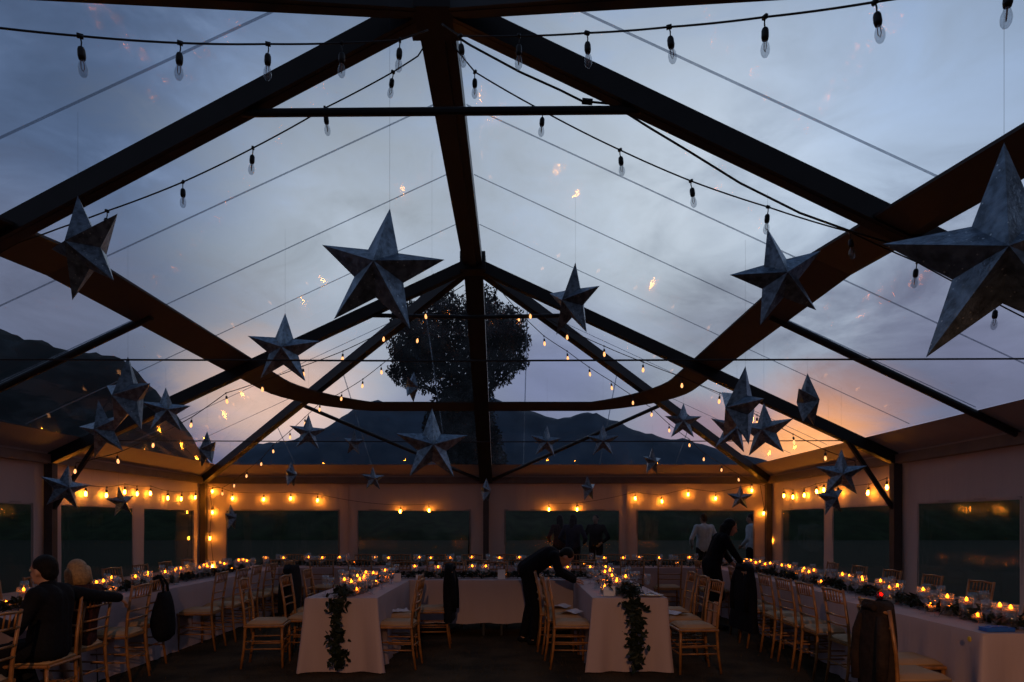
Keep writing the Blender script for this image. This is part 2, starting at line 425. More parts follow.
wall('wall_far', (-XW,YW,0), (XW,YW,0), [(x0+XW, x1+XW) for x0, x1 in ((-5.64,-3.2),(-2.79,-.35),(.41,2.89),(3.28,5.81))], 'white fabric far tent wall')
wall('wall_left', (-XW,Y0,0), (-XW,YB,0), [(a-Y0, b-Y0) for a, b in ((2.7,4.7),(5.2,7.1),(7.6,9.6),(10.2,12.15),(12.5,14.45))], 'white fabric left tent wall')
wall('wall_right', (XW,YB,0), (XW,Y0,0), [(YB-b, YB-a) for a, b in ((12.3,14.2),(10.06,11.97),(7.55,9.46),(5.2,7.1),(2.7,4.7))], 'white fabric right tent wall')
# hanging seams where the fabric panels of the far wall are laced together
for x in (-3.0, 3.08):
    m_ = MB(); m_.box((x, YW-.03, ZE/2), (.05, .012, ZE-.1)); obj('panel_flap', m_, M['wall'], bpy.data.objects['wall_far'])

# ---- ground
m_ = MB(); m_.add([(-HW-.1,-4,0),(HW+.1,-4,0),(HW+.1,YB+.1,0),(-HW-.1,YB+.1,0)], [(0,1,2,3)])
tag(obj('floor', m_, M['floor']), 'dark trampled turf inside the tent', 'floor', kind='structure')
m_ = MB(); m_.add([(-420,-60,-.015),(420,-60,-.015),(420,420,-.015),(-420,420,-.015)], [(0,1,2,3)])
tag(obj('lawn', m_, M['lawn']), 'dark green lawn outside the tent', 'lawn', kind='structure')
m_ = MB()
for i in range(26000):
    y = 3.9+ (random.random()**1.6)*6; x = random.uniform(-.82*y, .82*y)+CX
    if abs(x) > 5.9: continue
    if noise.noise((x*.9, y*.9, 3)) + random.uniform(-.5,.5) < -.05: continue
    a = random.uniform(0, 2*PI); h = random.uniform(.012,.04); l = random.uniform(-.03,.03); l2 = random.uniform(-.03,.03)
    dx, dy = .003*math.cos(a), .003*math.sin(a)
    m_.add([(x-dx,y-dy,0),(x+dx,y+dy,0),(x+l,y+l2,h)], [(0,1,2)])
me = bpy.data.meshes.new('grass'); me.from_pydata(m_.v, [], m_.f); me.materials.append(M['blade'])
tag(put('grass', me), 'short dry grass growing over the tent floor', 'grass', kind='stuff')

# ---- hills and tree line beyond
def ridge(name, prof, Y, depth, m, label, amp, freq, px_step=6):
    vs = []; cols = []
    x = prof[0][0]
    while x <= prof[-1][0]: cols.append(x); x += px_step
    def h(px):
        for (a, ya), (b, yb) in zip(prof, prof[1:]):
            if a <= px <= b:
                t = (px-a)/(b-a); t = t*t*(3-2*t)*.5+t*.5
                return ya+(yb-ya)*t
        return prof[-1][1]
    rows = [(0,0),(.15,.18),(.3,.4),(.45,.62),(.6,.82),(.75,.95),(.85,1),(1,.9),(1.3,.4),(1.5,0)]
    for px in cols:
        p = at(px, h(px), Y)
        for fy, fz in rows:
            yy = Y-depth+depth*fy/.85
            n_ = noise.fractal((p.x*freq, yy*freq, 1.7), .8, 2.2, 6)*amp*(fz**.5)
            k = yy/Y
            vs.append((p.x, yy, max(-.5, (p.z)*fz + n_ if fz > 0 else -.5)))
    nr = len(rows)
    m_ = MB(); m_.add(vs, [(i*nr+k, (i+1)*nr+k, (i+1)*nr+k+1, i*nr+k+1) for i in range(len(cols)-1) for k in range(nr-1)])
    o = obj(name, m_, m, smooth=True); tag(o, label, 'hill', kind=None); return o
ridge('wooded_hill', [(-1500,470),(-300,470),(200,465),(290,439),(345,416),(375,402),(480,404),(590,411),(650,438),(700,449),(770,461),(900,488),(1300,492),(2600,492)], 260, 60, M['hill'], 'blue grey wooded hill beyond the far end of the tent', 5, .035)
ridge('dark_mountain', [(-1500,140),(-700,190),(-200,265),(0,318),(60,342),(130,372),(165,402),(195,447),(230,500),(300,520)], 150, 32, M['mount'], 'dark forested mountain slope rising at the left', 5, .05)
ridge('tree_line', [(-1800,492),(-400,494),(0,496),(200,499),(350,498),(500,500),(700,499),(900,494),(1500,494),(2900,488)], 75, 16, M['hedge'], 'dark green line of trees across the far side of the lawn', 1.2, .25)

# ---- the tree just outside the far wall
TY = 19.5
tr = thing('garden_tree', 'tall leafy tree standing just outside the middle of the far wall', 'tree', (at(474,0,TY).x, TY, 0))
m_ = MB(); sc = TY/F
m_.tube([(0,0,0),(.03,.02,2.2),(-.05,0,4.2),(.0,.05,6.2),(.05,0,7.6)], [.2,.16,.13,.09,.03], 10)
obj('trunk', m_, M['bark'], tr, smooth=True)
blobs = []   # (px, py, r_px, leaves)
for b in ((455,335,38,2400),(425,345,30,1500),(490,325,32,1700),(500,355,26,1300),(470,375,32,1700),(440,310,24,900),(480,300,20,700),(408,345,22,800),(415,325,18,500),
          (507,330,20,700),(405,372,16,420),(455,395,28,1200),(425,370,24,900),(398,350,12,300),(518,345,13,350),(435,292,12,260),(400,325,11,220),(395,372,9,130),(520,362,9,150)):
    blobs.append(b)
for b in ((466,432,30,2300),(450,445,22,1100),(482,440,22,1100),(470,462,26,1500),(468,412,30,1700),(440,425,18,900),(490,460,18,900)): blobs.append(b)
lm = MB(); bm_ = MB(); cxt = at(474,0,TY).x
for px, py, r, nl in [(a_, b_, c_, int(d_*2.1)) for a_, b_, c_, d_ in blobs]:
    c = at(px, py, TY); c.x -= cxt; c.y = random.uniform(-.7,.7)
    rr = r*sc
    z0 = max(1.5, c.z-1.2)
    bm_.tube([(0,0,z0), (c.x*.5, c.y*.5, (z0+c.z)/2), tuple(c)], [.06,.04,.015], 6)
    for i in range(nl):
        d = Vector((random.gauss(0,1), random.gauss(0,1), random.gauss(0,1))).normalized()*(random.random()**.42)*rr
        d *= 1+.25*noise.noise((d.x*3+px, d.y*3, d.z*3))
        p = c+d; s = random.uniform(.035,.075)
        R = Euler((random.uniform(0,6.28), random.uniform(0,6.28), random.uniform(0,6.28))).to_matrix()
        lm.add([p+R@Vector(v)*s for v in ((-1,0,0),(0,-.42,.08),(1,0,0),(0,.42,.08))], [(0,1,2,3)])
obj('branches', bm_, M['bark'], tr)
me = bpy.data.meshes.new('foliage'); me.from_pydata(lm.v, [], lm.f); me.materials.append(M['tree']); put('foliage', me, tr)

# ------------------------------------------------------------------ string lights
sock = MB(); sock.tube([(0,0,0),(0.004,0,-.03),(0,0,-.06)], .004, 6); sock.lathe([(0.001,-.055),(.014,-.057),(.019,-.07),(.020,-.10),(.016,-.118),(.001,-.118)], 12)
sock.box((0,0,0), (.03,.016,.02))
SOCK = sock.mesh('socket', M['socket'], True)
prof = [(.014,-.115),(.017,-.125),(.028,-.15),(.031,-.168),(.027,-.188),(.015,-.203),(.002,-.208)]
bb = MB(); bb.lathe([(r_*.78, z_) for r_, z_ in prof], 14)
BULB_GL = bb.mesh('bulb', M['bulbglass'], True); BULB_ON = bb.mesh('bulb_lit', M['bulb_on'], True); BULB_DIM = bb.mesh('bulb_glow', M['bulb_dim'], True)
fl_ = MB(); fl_.tube([(-.006,0,-.118),(-.008,0,-.16),(0,0,-.178),(.008,0,-.16),(.006,0,-.118)], .0022, 5)
FILA = fl_.mesh('filament', M['filament'])
def strand(label, pts, bulbs, kind, r=.0055, group=None):
    sockscale = {'off':1,'dim':.74,'on':.85}[kind]
    pts = [Vector(p) for p in pts]
    root = thing('string_lights', label, 'string lights', pts[0], 0, group)
    o0 = pts[0]
    loc = [p-o0 for p in pts]
    dense = []
    for i in range(len(loc)-1):
        seg = (loc[i+1]-loc[i]).length
        for k in range(6):
            t = k/6; p = lerp(loc[i], loc[i+1], t); p.z -= .06*seg*4*t*(1-t)*.25*seg; dense.append(p)
    dense.append(loc[-1])
    m_ = MB(); m_.tube(dense, r, 6); obj('cord', m_, M['wire'], root, smooth=True)
    for b in bulbs:
        b = Vector(b)-o0
        s = put('socket', SOCK, root, b, (random.uniform(-.12,.12), random.uniform(-.12,.12), random.uniform(0,6.28)))
        s.scale = (sockscale,)*3
        if kind == 'off': put('bulb', BULB_GL, s); put('filament', FILA, s)
        else: put('bulb', BULB_ON if kind == 'on' else BULB_DIM, s)
    return root
def yA(px): return 4.55-(abs(px-435)/435)*1.25
ptsA = [(-60,19),(0,28),(80,36),(180,43),(268,44),(342,43),(400,40),(428,30)]
strand('unlit string of clear bulbs crossing the top left before the near rafter', [at(x,y,yA(x)) for x,y in ptsA], [at(x,y,yA(x)) for x,y in ptsA[2:7]], 'off')
ptsA = [(442,24),(460,36),(519,36),(587,33),(669,27),(765,17),(875,2),(1010,-22),(1070,-33)]
strand('unlit string of clear bulbs crossing the top right before the near rafter', [at(x,y,yA(x)) for x,y in ptsA], [at(x,y,yA(x)) for x,y in ptsA[1:8]], 'off')
ptsB = [(428,40),(418,56),(393,72),(325,108),(253,148),(183,182),(107,211),(60,228),(18,243),(-60,284),(-150,326),(-320,398)]
strand('unlit string of clear bulbs running down the left slope behind the near rafter', [at(x,y,5.28) for x,y in ptsB], [at(x,y,5.28) for x,y in ptsB[2:7]], 'off')
ptsC = [(452,44),(475,72),(543,111),(620,150),(691,181),(768,207),(850,232),(917,262),(996,303),(1050,330),(1130,366),(1225,404)]
strand('unlit string of clear bulbs running down the right slope behind the near rafter', [at(x,y,5.22) for x,y in ptsC], [at(x,y,5.22) for x,y in ptsC[1:9]], 'off')
ptsD = [(450,32),(470,45),(520,72),(560,90),(582,101),(612,104),(650,128),(690,152),(740,183),(800,213),(850,231),(905,248),(960,277),(1040,316),(1130,358),(1228,400)]
pw = [at(x,y,5.08) for x,y in ptsD]
rt = thing('power_cable', 'black power cable with an inline plug strung along the right slope', 'cable', pw[0])
m_ = MB(); m_.tube([p-pw[0] for p in pw], .008, 6); obj('cord', m_, M['wire'], rt, smooth=True)
m_ = MB(); m_.tube([pw[4]-pw[0], lerp(pw[4],pw[5],.35)-pw[0]], .022, 8); obj('plug', m_, M['socket'], rt)

def on_line(px, py, P0, P1):
    """point above the plan line P0-P1 that is seen at column px, row py"""
    k = (px-512)/F
    # P0.x+t dx - CX = k (P0.y + t dy)
    dx, dy = P1[0]-P0[0], P1[1]-P0[1]
    t = (k*P0[1]-P0[0]+CX)/(dx-k*dy); Y = P0[1]+t*dy
    return at(px, py, Y)
hipR = ((.1,YF),(HW,YB)); hipL = ((-.1,YF),(-HW,YB)); trR = ((0,YF-.12),(HW,YF-.12))
E = [(497,283),(518,308),(544,333),(567,348),(589,364),(611,378),(633,393),(652,405),(669,421),(689,436),(704,450),(722,461),(738,471),(752,479)]
strand('lit string of small bulbs following the right hip rafter to the far corner', [on_line(x,y+3,*hipR) for x,y in E]+[Vector((HW-.1,YB-.1,2.3))], [on_line(x,y+3,*hipR) for x,y in E[1:]], 'dim')
E = [(466,290),(440,312),(418,330),(381,362),(363,376),(342,389),(320,400),(305,414),(290,428),(273,442),(262,455),(247,467),(235,477),(222,485)]
strand('lit string of small bulbs following the left hip rafter to the far corner', [on_line(x,y+3,*hipL) for x,y in E]+[Vector((-HW+.1,YB-.1,2.3))], [on_line(x,y+3,*hipL) for x,y in E[2:]], 'dim')
E = [(495,280),(530,305),(567,326),(604,343),(643,359),(682,374),(720,390),(757,412),(793,431),(825,447),(855,458)]
strand('lit string of small bulbs following the right rafter of the far truss', [on_line(x,y+3,*trR) for x,y in E], [on_line(x,y+3,*trR) for x,y in E[1:]], 'dim')
E = [(464,282),(425,305),(384,328),(343,348),(303,363),(262,378),(226,390),(192,414),(154,434),(117,450),(76,460)]
strand('lit string of small bulbs following the left rafter of the far truss', [on_line(x,y+3,*trR) for x,y in E], [on_line(x,y+3,*trR) for x,y in E[1:]], 'dim')
def wpt(px, py, side):
    if side == 'far': return at(px, py, YB-.005)
    X = -6.105 if side == 'left' else 6.105
    Y = F*(X-CX)/(px-512); return at(px, py, Y)
def wstrand(label, lst, side, n=None):
    P = [wpt(x, y-6, side) for x, y in lst]
    strand(label, P, P, 'on', .005)
wstrand('glowing bulb string hung along the top of the left tent wall', [(70,488),(86,491),(107,493),(125,490),(137,492),(151,492),(168,497),(182,498),(196,497)], 'left')
wstrand('glowing bulb string hung along the left half of the far tent wall', [(213,491),(233,498),(264,499),(291,498),(318,500),(360,501)][:5]+[(401,511),(429,510)], 'far')
wstrand('glowing bulb string hung along the right half of the far tent wall', [(549,509),(577,509),(635,498),(661,501),(688,494),(716,498),(752,490)], 'far')
wstrand('glowing bulb string hung along the top of the right tent wall', [(784,495),(793,496),(804,494),(816,490),(824,488),(838,491),(869,490),(887,484)], 'right')
P = [Vector((-5.9,YB-.2,2.3)), wpt(212,506,'far'), wpt(210,532,'far'), wpt(213,560,'far')]
strand('glowing bulb string dropping down the far left corner post', P, P[1:], 'on')
P = [Vector((5.85,YB-.2,2.3)), wpt(764,507,'far'), wpt(772,534,'far')]
strand('glowing bulb string dropping down the far right corner post', P, P[1:], 'on')

# ------------------------------------------------------------------ stars
def star_mesh():
    m_ = MB(); tips = []; inn = []
    for k in range(5):
        a = PI/2+2*PI*k/5; tips.append((math.cos(a), 0, math.sin(a)))
        a += PI/5; inn.append((.40*math.cos(a), 0, .40*math.sin(a)))
    vs = tips+inn+[(0,-.40,0),(0,.40,0)]
    fs = []
    for k in range(5):
        fs += [(k,5+k,10),(5+k,(k+1)%5,10),(5+k,k,11),((k+1)%5,5+k,11)]
    m_.add(vs, fs)
    # folded edge ridge lines give the paper a slight thickness at the creases
    return m_.mesh('star_lantern', M['star'])
STAR = star_mesh()
# px, py, radius px, yaw deg, roll deg, real radius, label
stars = [
 (86,248,54,-56,-10,.36,'twisted grey paper star hung nearest on the left side'),
 (380,272,66,-14,8,.40,'large grey paper star hung left of the ridge, high and close'),
 (284,350,37,-10,2,.38,'grey paper star hung in front of the left far rafter'),
 (573,302,38,-46,9,.38,'grey paper star turned sideways right of the ridge end'),
 (779,278,50,22,-15,.40,'grey paper star hung against the right dark roof band'),
 (1003,258,112,6,0,.40,'biggest nearest paper star at the right edge'),
 (128,397,40,-60,4,.36,'narrow turned paper star, topmost of the three clustered at left'),
 (104,430,31,-46,-10,.34,'tilted paper star hanging lowest of the three clustered at left'),
 (166,411,24,8,0,.33,'small paper star at the right of the left cluster'),
 (65,488,24,20,8,.30,'paper star hanging before the left post'),
 (121,502,16,36,-8,.28,'small paper star hanging before the left wall bulbs'),
 (231,518,14,66,0,.28,'small turned paper star before the left window of the far wall'),
 (207,450,19,-64,-4,.29,'small turned paper star over the left eave strip'),
 (308,433,19,6,2,.30,'small paper star beneath the left end of the roof band'),
 (291,475,14,68,0,.28,'small turned paper star over the eave, left of the hanging rod'),
 (354,443,14,-42,6,.28,'small reddish paper star on the left of the largest middle star'),
 (373,479,13,24,0,.28,'small paper star low on the left before the eave beam'),
 (412,387,16,70,8,.29,'small turned paper star in front of the tree foliage'),
 (432,446,38,6,0,.38,'large paper star hung low in the middle before the tree'),
 (486,491,13,72,0,.28,'tiny turned paper star before the centre post of the far wall'),
 (546,442,17,12,4,.30,'small paper star right of the tree over the far hill'),
 (603,441,17,2,0,.30,'small paper star farther right over the far hill'),
 (588,489,14,58,-5,.28,'small turned paper star over the middle right window'),
 (652,462,15,52,0,.29,'small turned paper star above the wall bulbs right of centre'),
 (683,422,19,4,2,.31,'small paper star on the right hip rafter'),
 (740,408,41,-58,15,.38,'turned paper star, front of the three clustered at right'),
 (733,430,25,18,10,.34,'paper star half hidden behind the turned star at right'),
 (765,431,29,-14,-3,.34,'paper star at the right of the right cluster'),
 (808,401,28,72,0,.34,'narrow edge-on paper star right of the cluster over the sunset'),
 (841,474,25,10,0,.31,'paper star hanging before the right wall bulbs'),
 (831,498,20,50,-8,.265,'small turned paper star just beneath another at the right wall'),
 (740,498,13,2,2,.28,'small dark paper star before the far wall near the standing woman'),
]
for px, py, r, yaw, roll, R, lab in stars:
    Y = F*R/r; Y = min(Y, 13.2)
    for _ in range(40):
        p = at(px, py, Y)
        if p.z + R*.9 < roof_z(p.x, Y)-.12 and abs(p.x)+R < HW-.1: break
        Y *= .97
    Rr = r*Y/F
    st = thing('star_lantern', lab, 'star lantern', p, 0, 'hanging paper stars')
    rot = Euler((random.uniform(-.06,.10), math.radians(roll), math.radians(yaw)-math.atan((px-512)/F)), 'XYZ')
    s = put('star_body', STAR, st, (0,0,0), rot); s.scale = (Rr,)*3
    top = rot.to_matrix() @ Vector((0,0,Rr*.98))
    m_ = MB(); m_.tube([top, (top.x, top.y, roof_z(p.x+top.x, Y+top.y)+SKIN-.02-p.z)], .0006, 4)
    obj('hanging_thread', m_, M['wire'], st)

# ------------------------------------------------------------------ chiavari chair
def make_chair():
    t = thing('chiavari_chair', 'x', 'chair')
    w = .19
    def P(name, f, m='wood', sm=True):
        m_ = MB(); f(m_); return obj(name, m_, M[m], t, smooth=sm)
    P('seat', lambda m_: (m_.box((0,0,.435),(.40,.39,.022)), m_.tube([(-.2,.195,.435),(.2,.195,.435)],.014,8), m_.tube([(-.2,-.195,.435),(-.2,.195,.435)],.014,8), m_.tube([(.2,-.195,.435),(.2,.195,.435)],.014,8)), sm=False)
    def cush(m_):
        n = 10; vs = []
        for zz in (0, 1):
            for i in range(n+1):
                for k in range(n+1):
                    u, v = i/n*2-1, k/n*2-1
                    e = max(abs(u),abs(v)); r = (1-e**6)
                    vs.append((u*.185, v*.18, .448+ (.012+.032*r**.5 if zz else 0)))
        q = (n+1)**2
        for zz in (0, 1): m_.add(vs[zz*q:(zz+1)*q], [(i*(n+1)+k,(i+1)*(n+1)+k,(i+1)*(n+1)+k+1,i*(n+1)+k+1) for i in range(n) for k in range(n)])
        m_.box((0,0,.454),(.37,.36,.013))
    P('cushion', cush, 'cushion')
    for sx in (-1, 1):
        P('leg', lambda m_: m_.tube([(sx*.18,.18,.43),(sx*.182,.182,.3),(sx*.185,.188,0)], [.015,.014,.012], 8))
        P('leg', lambda m_: m_.tube([(sx*.175,-.23,0),(sx*.175,-.20,.2),(sx*.175,-.185,.43),(sx*.18,-.20,.62),(sx*.188,-.25,.92)], [.012,.014,.015,.014,.012], 8))
    def yb(z): return -.19-.065*max(0,(z-.45)/.47)**1.3
    for z in (.90,.80,.68,.60):
        P('back_rail', lambda m_: m_.tube([(-.185,yb(z),z),(0,yb(z)-.012,z+(.012 if z > .85 else 0)),(.185,yb(z),z)], .011 if z > .85 else .009, 8))
    for i in range(6):
        x = -.13+.052*i
        P('spindle', lambda m_: m_.tube([(x,yb(.80)-.009,.80),(x,yb(.9)-.009,.905)], .0065, 6))
    for z in (.20,.28):
        P('stretcher', lambda m_: m_.tube([(-.183,.184,z),(.183,.184,z)], .008, 6))
        for sx in (-1, 1):
            P('stretcher', lambda m_: m_.tube([(sx*.183,.184,z),(sx*.176,-.195,z)], .008, 6))
    P('stretcher', lambda m_: m_.tube([(-.175,-.197,.24),(.175,-.197,.24)], .008, 6))
    return t
CH0 = make_chair(); KIDS[CH0.name] = list(CH0.children)
used = []
def chair(x, y, face, label, group):
    """face: 'E','W','N','S' or an angle; the chair looks that way"""
    ang = {'N':0,'E':-PI/2,'W':PI/2,'S':PI}.get(face, face)
    if isinstance(face, str): ang += random.uniform(-.07,.07)
    if not used: c = CH0; used.append(1)
    else:
        c = CH0.copy(); COL.objects.link(c)
        for ch in KIDS[CH0.name]:
            k = ch.copy(); k.parent = c; COL.objects.link(k)
    c.location = (x, y, 0); c.rotation_euler = (0, 0, ang)
    c['label'] = label; c['category'] = 'chair'; c['group'] = group
    return c
G1 = 'gold chiavari chairs around the tables'
A = chair
A(-3.0,4.42,'W','near gold wooden chair cut by the left edge of the photo',G1)
A(-3.08,5.24,'S','gold wooden chair the man in the dark suit sits on',G1)
A(-3.2,5.82,'W','gold wooden chair the blond woman sits on',G1)
A(-3.22,6.52,'W','empty gold chair just beyond the blond woman at the left table',G1)
A(-3.36,7.12,'W','gold chair with a black bag hung on its back at the left table',G1)
for i, y in enumerate((8.15,8.75,9.35,9.95,10.55)):
    A(-3.17+random.uniform(-.04,.04), y, 'W', 'gold chair at the left table, %s beyond the chair with the black bag' % ORD[i], G1)
for i, y in enumerate((5.4,6.1,6.8,7.5,8.2,8.9,9.6,10.3,11.0)):
    A(-4.42, y, 'E', 'gold chair between left table and left wall, %s from the near end' % ORD[i], G1)
A(-2.02,7.22,-PI/2+.12,'gold chair pulled out from the left side of the left middle table, facing it',G1)
A(-1.84,8.12,'E','gold chair with a dark jacket on the left side of the left middle table',G1)
A(-1.78,8.62,'E','gold chair at the far left corner of the left middle table',G1)
A(-1.72,7.62,'E','gold chair pushed in at the left side of the left middle table',G1)
A(-.64,7.15,'W','near gold chair on the right side of the left middle table',G1)
A(-.72,7.75,'W','second gold chair on the right side of the left middle table',G1)
A(-.42,8.33,'W','gold chair with a black jacket on the right side of the left middle table',G1)
for i, y in enumerate((7.15,7.62,8.12)):
    A(1.19-.05*i, y, 'E', '%s gold chair on the left side of the right middle table' % ('near','second','third')[i], G1)
for i, y in enumerate((6.95,7.55,8.15)):
    A(2.40+.03*i, y, 'W', '%s gold chair on the right side of the right middle table' % ('near','second','third')[i], G1)
for i, x in enumerate((-1.05,-.35,.3,.95,1.6)):
    A(x, 10.02, 'S', 'gold chair behind the joining cross table, %s from the left' % ORD[i], G1)
A(3.30,4.72,'E','nearest gold chair at the right table, under a brown coat',G1)
A(3.56,5.22,'E','gold chair just beyond the brown coat at the right table',G1)
for i, y in enumerate((6.1,6.7,7.22,7.75)):
    A(3.67, y, 'E', 'gold chair at the right table, %s of four before the black coat' % ORD[i], G1)
A(3.62,8.35,'E','gold chair draped with a black coat at the right table',G1)
A(3.72,9.0,'E','gold chair just beyond the black coat at the right table',G1)
A(3.72,10.7,'E','gold chair beyond the standing woman at the right table',G1)
for i, y in enumerate((5.3,6.1,6.9,7.7,8.5,9.3,10.1)):
    A(5.05, y, 'W', 'gold chair between right table and right wall, %s from the near end' % ORD[i], G1)
for i in range(11):
    A(-3.1+.62*i, 11.15, 'N', 'gold chair on the near side of the far table, %s from the left' % ORD[i], G1)
for i in range(12):
    A(-3.5+.66*i, 12.5, 'S', 'gold chair between far table and far wall, %s from the left' % ORD[i], G1)

# ------------------------------------------------------------------ tables and cloths
TH = .745
def table_and_cloth(x0, x1, y0, y1, lab, skirts='NSEW', hem=.012, flare=.06, seed=0):
    cx, cy = (x0+x1)/2, (y0+y1)/2; w, d = x1-x0, y1-y0
    t = thing('banquet_table', 'folding table under the cloth, '+lab, 'table', (cx,cy,0), 0, 'banquet tables')
    m_ = MB(); m_.box((0,0,TH-.02),(w-.02,d-.02,.03)); obj('tabletop', m_, M['table'], t)
    for sx in (-1,1):
        for sy in (-1,1):
            m_ = MB(); m_.tube([(sx*(w/2-.12),sy*(d/2-.12),TH-.03),(sx*(w/2-.12),sy*(d/2-.12),0)], .016, 8); obj('leg', m_, M['steel'], t)
    rnd = random.Random(seed); m_ = MB(); hx, hy = w/2, d/2
    # top
    m_.add([(-hx,-hy,TH+.004),(hx,-hy,TH+.004),(hx,hy,TH+.004),(-hx,hy,TH+.004)], [(0,1,2,3)])
    # perimeter, counter-clockwise
    per = []
    sides = (('S',(-hx,-hy),(hx,-hy),(0,-1)), ('E',(hx,-hy),(hx,hy),(1,0)), ('N',(hx,hy),(-hx,hy),(0,1)), ('W',(-hx,hy),(-hx,-hy),(-1,0)))
    for nm, a, b, nrm in sides:
        L = math.hypot(b[0]-a[0], b[1]-a[1]); n = max(8, int(L/.035))
        for i in range(n+1):
            s = i/n; dist = min(s,1-s)*L
            per.append((nm, a[0]+(b[0]-a[0])*s, a[1]+(b[1]-a[1])*s, nrm, dist, s*L, s))
    ph = rnd.uniform(0,6)
    rings = [0,.03,.12,.3,.5,.7,.86,.95,1]
    has = {k: k in skirts for k in 'NSEW'}
    nb = {'S':('W','E'),'E':('S','N'),'N':('E','W'),'W':('N','S')}
    vs = []
    for nm, x, y, nrm, dist, u, s in per:
        corner_side = nb[nm][0 if s < .5 else 1]
        cf = math.exp(-(dist/.13)**2) if has[corner_side] else 0
        tx, ty = -nrm[1], nrm[0]; sg = -1 if s < .5 else 1
        fold = .5+.5*math.sin(u*13+ph+1.5*math.sin(u*3.1+ph)); f2 = .5+.5*math.sin(u*29+ph*2)
        for r in rings:
            z = (TH+.004)*(1-r)+hem*r
            z -= 0
            dr = r**1.25
            e = .006*min(1,r*20)+dr*(flare*(.05+.9*fold*(.4+.6*cf if cf > .3 else .55)+.2*f2)+ (.050*math.exp(-(dist/.08)**2)-.03*math.exp(-((dist-.17)/.06)**2))*(1 if flare > .032 else .25)*(1 if has[corner_side] else 0)+.016*math.sin(u*24+ph*3+1.2*math.sin(u*5))*(1 if flare > .032 else .5))
            c2 = dr*.05*cf
            drop = 0
            vs.append((x+nrm[0]*e+tx*sg*c2, y+nrm[1]*e+ty*sg*c2, z+ (.02*fold*r if hem > .05 else 0)))
    nr = len(rings); fs = []
    for i in range(len(per)):
        j = (i+1) % len(per)
        nm = per[i][0] if per[i][0] == per[j][0] else None
        if nm and not has[nm]: continue
        if nm is None and not (has[per[i][0]] and has[per[j][0]]): continue
        for k in range(nr-1): fs.append((i*nr+k, j*nr+k, j*nr+k+1, i*nr+k+1))
    m_.add(vs, fs)
    # cloth pooling on the grass at skirted front corners
    o = obj('tablecloth', m_, M['cloth'], None, (cx,cy,0), smooth=True)
    for p in o.data.polygons:
        if abs(p.normal.z) > .95: p.use_smooth = False
    tag(o, 'white tablecloth over the '+lab, 'tablecloth', 'white tablecloths')
    return o
LX0, LX1 = -4.11, -3.35
for i, nm in enumerate(('near third of the left table row','middle third of the left table row','far third of the left table row')):
    table_and_cloth(LX0, LX1, 3.9+2.5*i, 3.9+2.5*(i+1), nm, 'EW'+('S' if i == 0 else ''), .012, .03, i)
RX = ((3.76,4.52),(3.92,4.68),(3.92,4.68))
for i, nm in enumerate(('near third of the right table row','middle third of the right table row','far third of the right table row')):
    table_and_cloth(RX[i][0], RX[i][1], 4.64+2.25*i, 4.64+2.25*(i+1), nm, 'EW'+('S' if i == 0 else ''), .012, .045 if i == 0 else .03, 5+i)
for i, nm in enumerate(('left quarter of the far table row','second quarter from left of the far table row','third quarter from left of the far table row','right quarter of the far table row')):
    table_and_cloth(LX0+2.2*i, LX0+2.2*(i+1), 11.45, 12.2, nm, 'NS'+('W' if i == 0 else '')+('E' if i == 3 else ''), .012, .03, 9+i)
table_and_cloth(-1.51, -.79, 6.83, 8.94, 'left middle table with greenery down its end', 'SEW', .012, .034, 21)
table_and_cloth(1.37, 2.12, 6.85, 8.94, 'right middle table with greenery down its end', 'SEW', .012, .034, 22)
table_and_cloth(-1.51, .30, 9.0, 9.75, 'left half of the cross table', 'NSW', .17, .02, 23)
table_and_cloth(.30, 2.12, 9.0, 9.75, 'right half of the cross table', 'NSE', .17, .02, 24)

# ------------------------------------------------------------------ table ware
TT = TH+.006
m_ = MB(); m_.lathe([(.034,0),(.034,.002),(.006,.006),(.0038,.02),(.0036,.085),(.008,.098),(.026,.112),(.038,.14),(.039,.165),(.033,.205),(.032,.205),(.037,.165),(.036,.14),(.024,.115),(.001,.102)], 16)
WINE = m_.mesh('wine_glass', M['glass'], True)
m_ = MB(); m_.lathe([(.001,0),(.048,0),(.050,.004),(.050,.175),(.047,.175),(.047,.008),(.001,.008)], 20)
VASE = m_.mesh('vase', M['vase'], True)
m_ = MB(); m_.lathe([(.001,0),(.036,0),(.042,.01),(.043,.085),(.040,.085),(.038,.012),(.001,.008)], 18)
VOT = m_.mesh('votive_glass', M['vase'], True); VOTR = m_.mesh('votive_glass_red', M['redglass'], True)
m_ = MB(); m_.lathe([(.001,0),(.030,.001),(.038,.012),(.036,.022),(.010,.019),(.001,.018)], 18)
CAND = m_.mesh('candle', M['wax'], True)
m_ = MB(); m_.lathe([(.001,0),(.006,.004),(.0085,.011),(.006,.022),(.0025,.032),(.0005,.038)], 10)
FLAME = m_.mesh('flame', M['flame'], True)
m_ = MB(); m_.tube([(0,0,0),(.001,0,.010)], .0012, 5); WICK = m_.mesh('wick', M['wick'])
m_ = MB(); m_.lathe([(.001,0),(.075,0),(.085,.006),(.125,.016),(.128,.019),(.085,.011),(.001,.006)], 28); PLATE = m_.mesh('dinner_plate', M['china'], True)
def napk(seed):
    r = random.Random(seed); m_ = MB(); n = 8; vs = []
    for i in range(n+1):
        for k in range(n+1):
            u, v = i/n-.5, k/n-.5
            vs.append((u*.17, v*.13, .012+.03*abs(math.sin(3*u*PI+r.random()*.2))*math.exp(-8*v*v)+r.uniform(0,.006)))
    m_.add(vs, [(i*(n+1)+k,(i+1)*(n+1)+k,(i+1)*(n+1)+k+1,i*(n+1)+k+1) for i in range(n) for k in range(n)])
    return m_.mesh('napkin', M['napkin'], True)
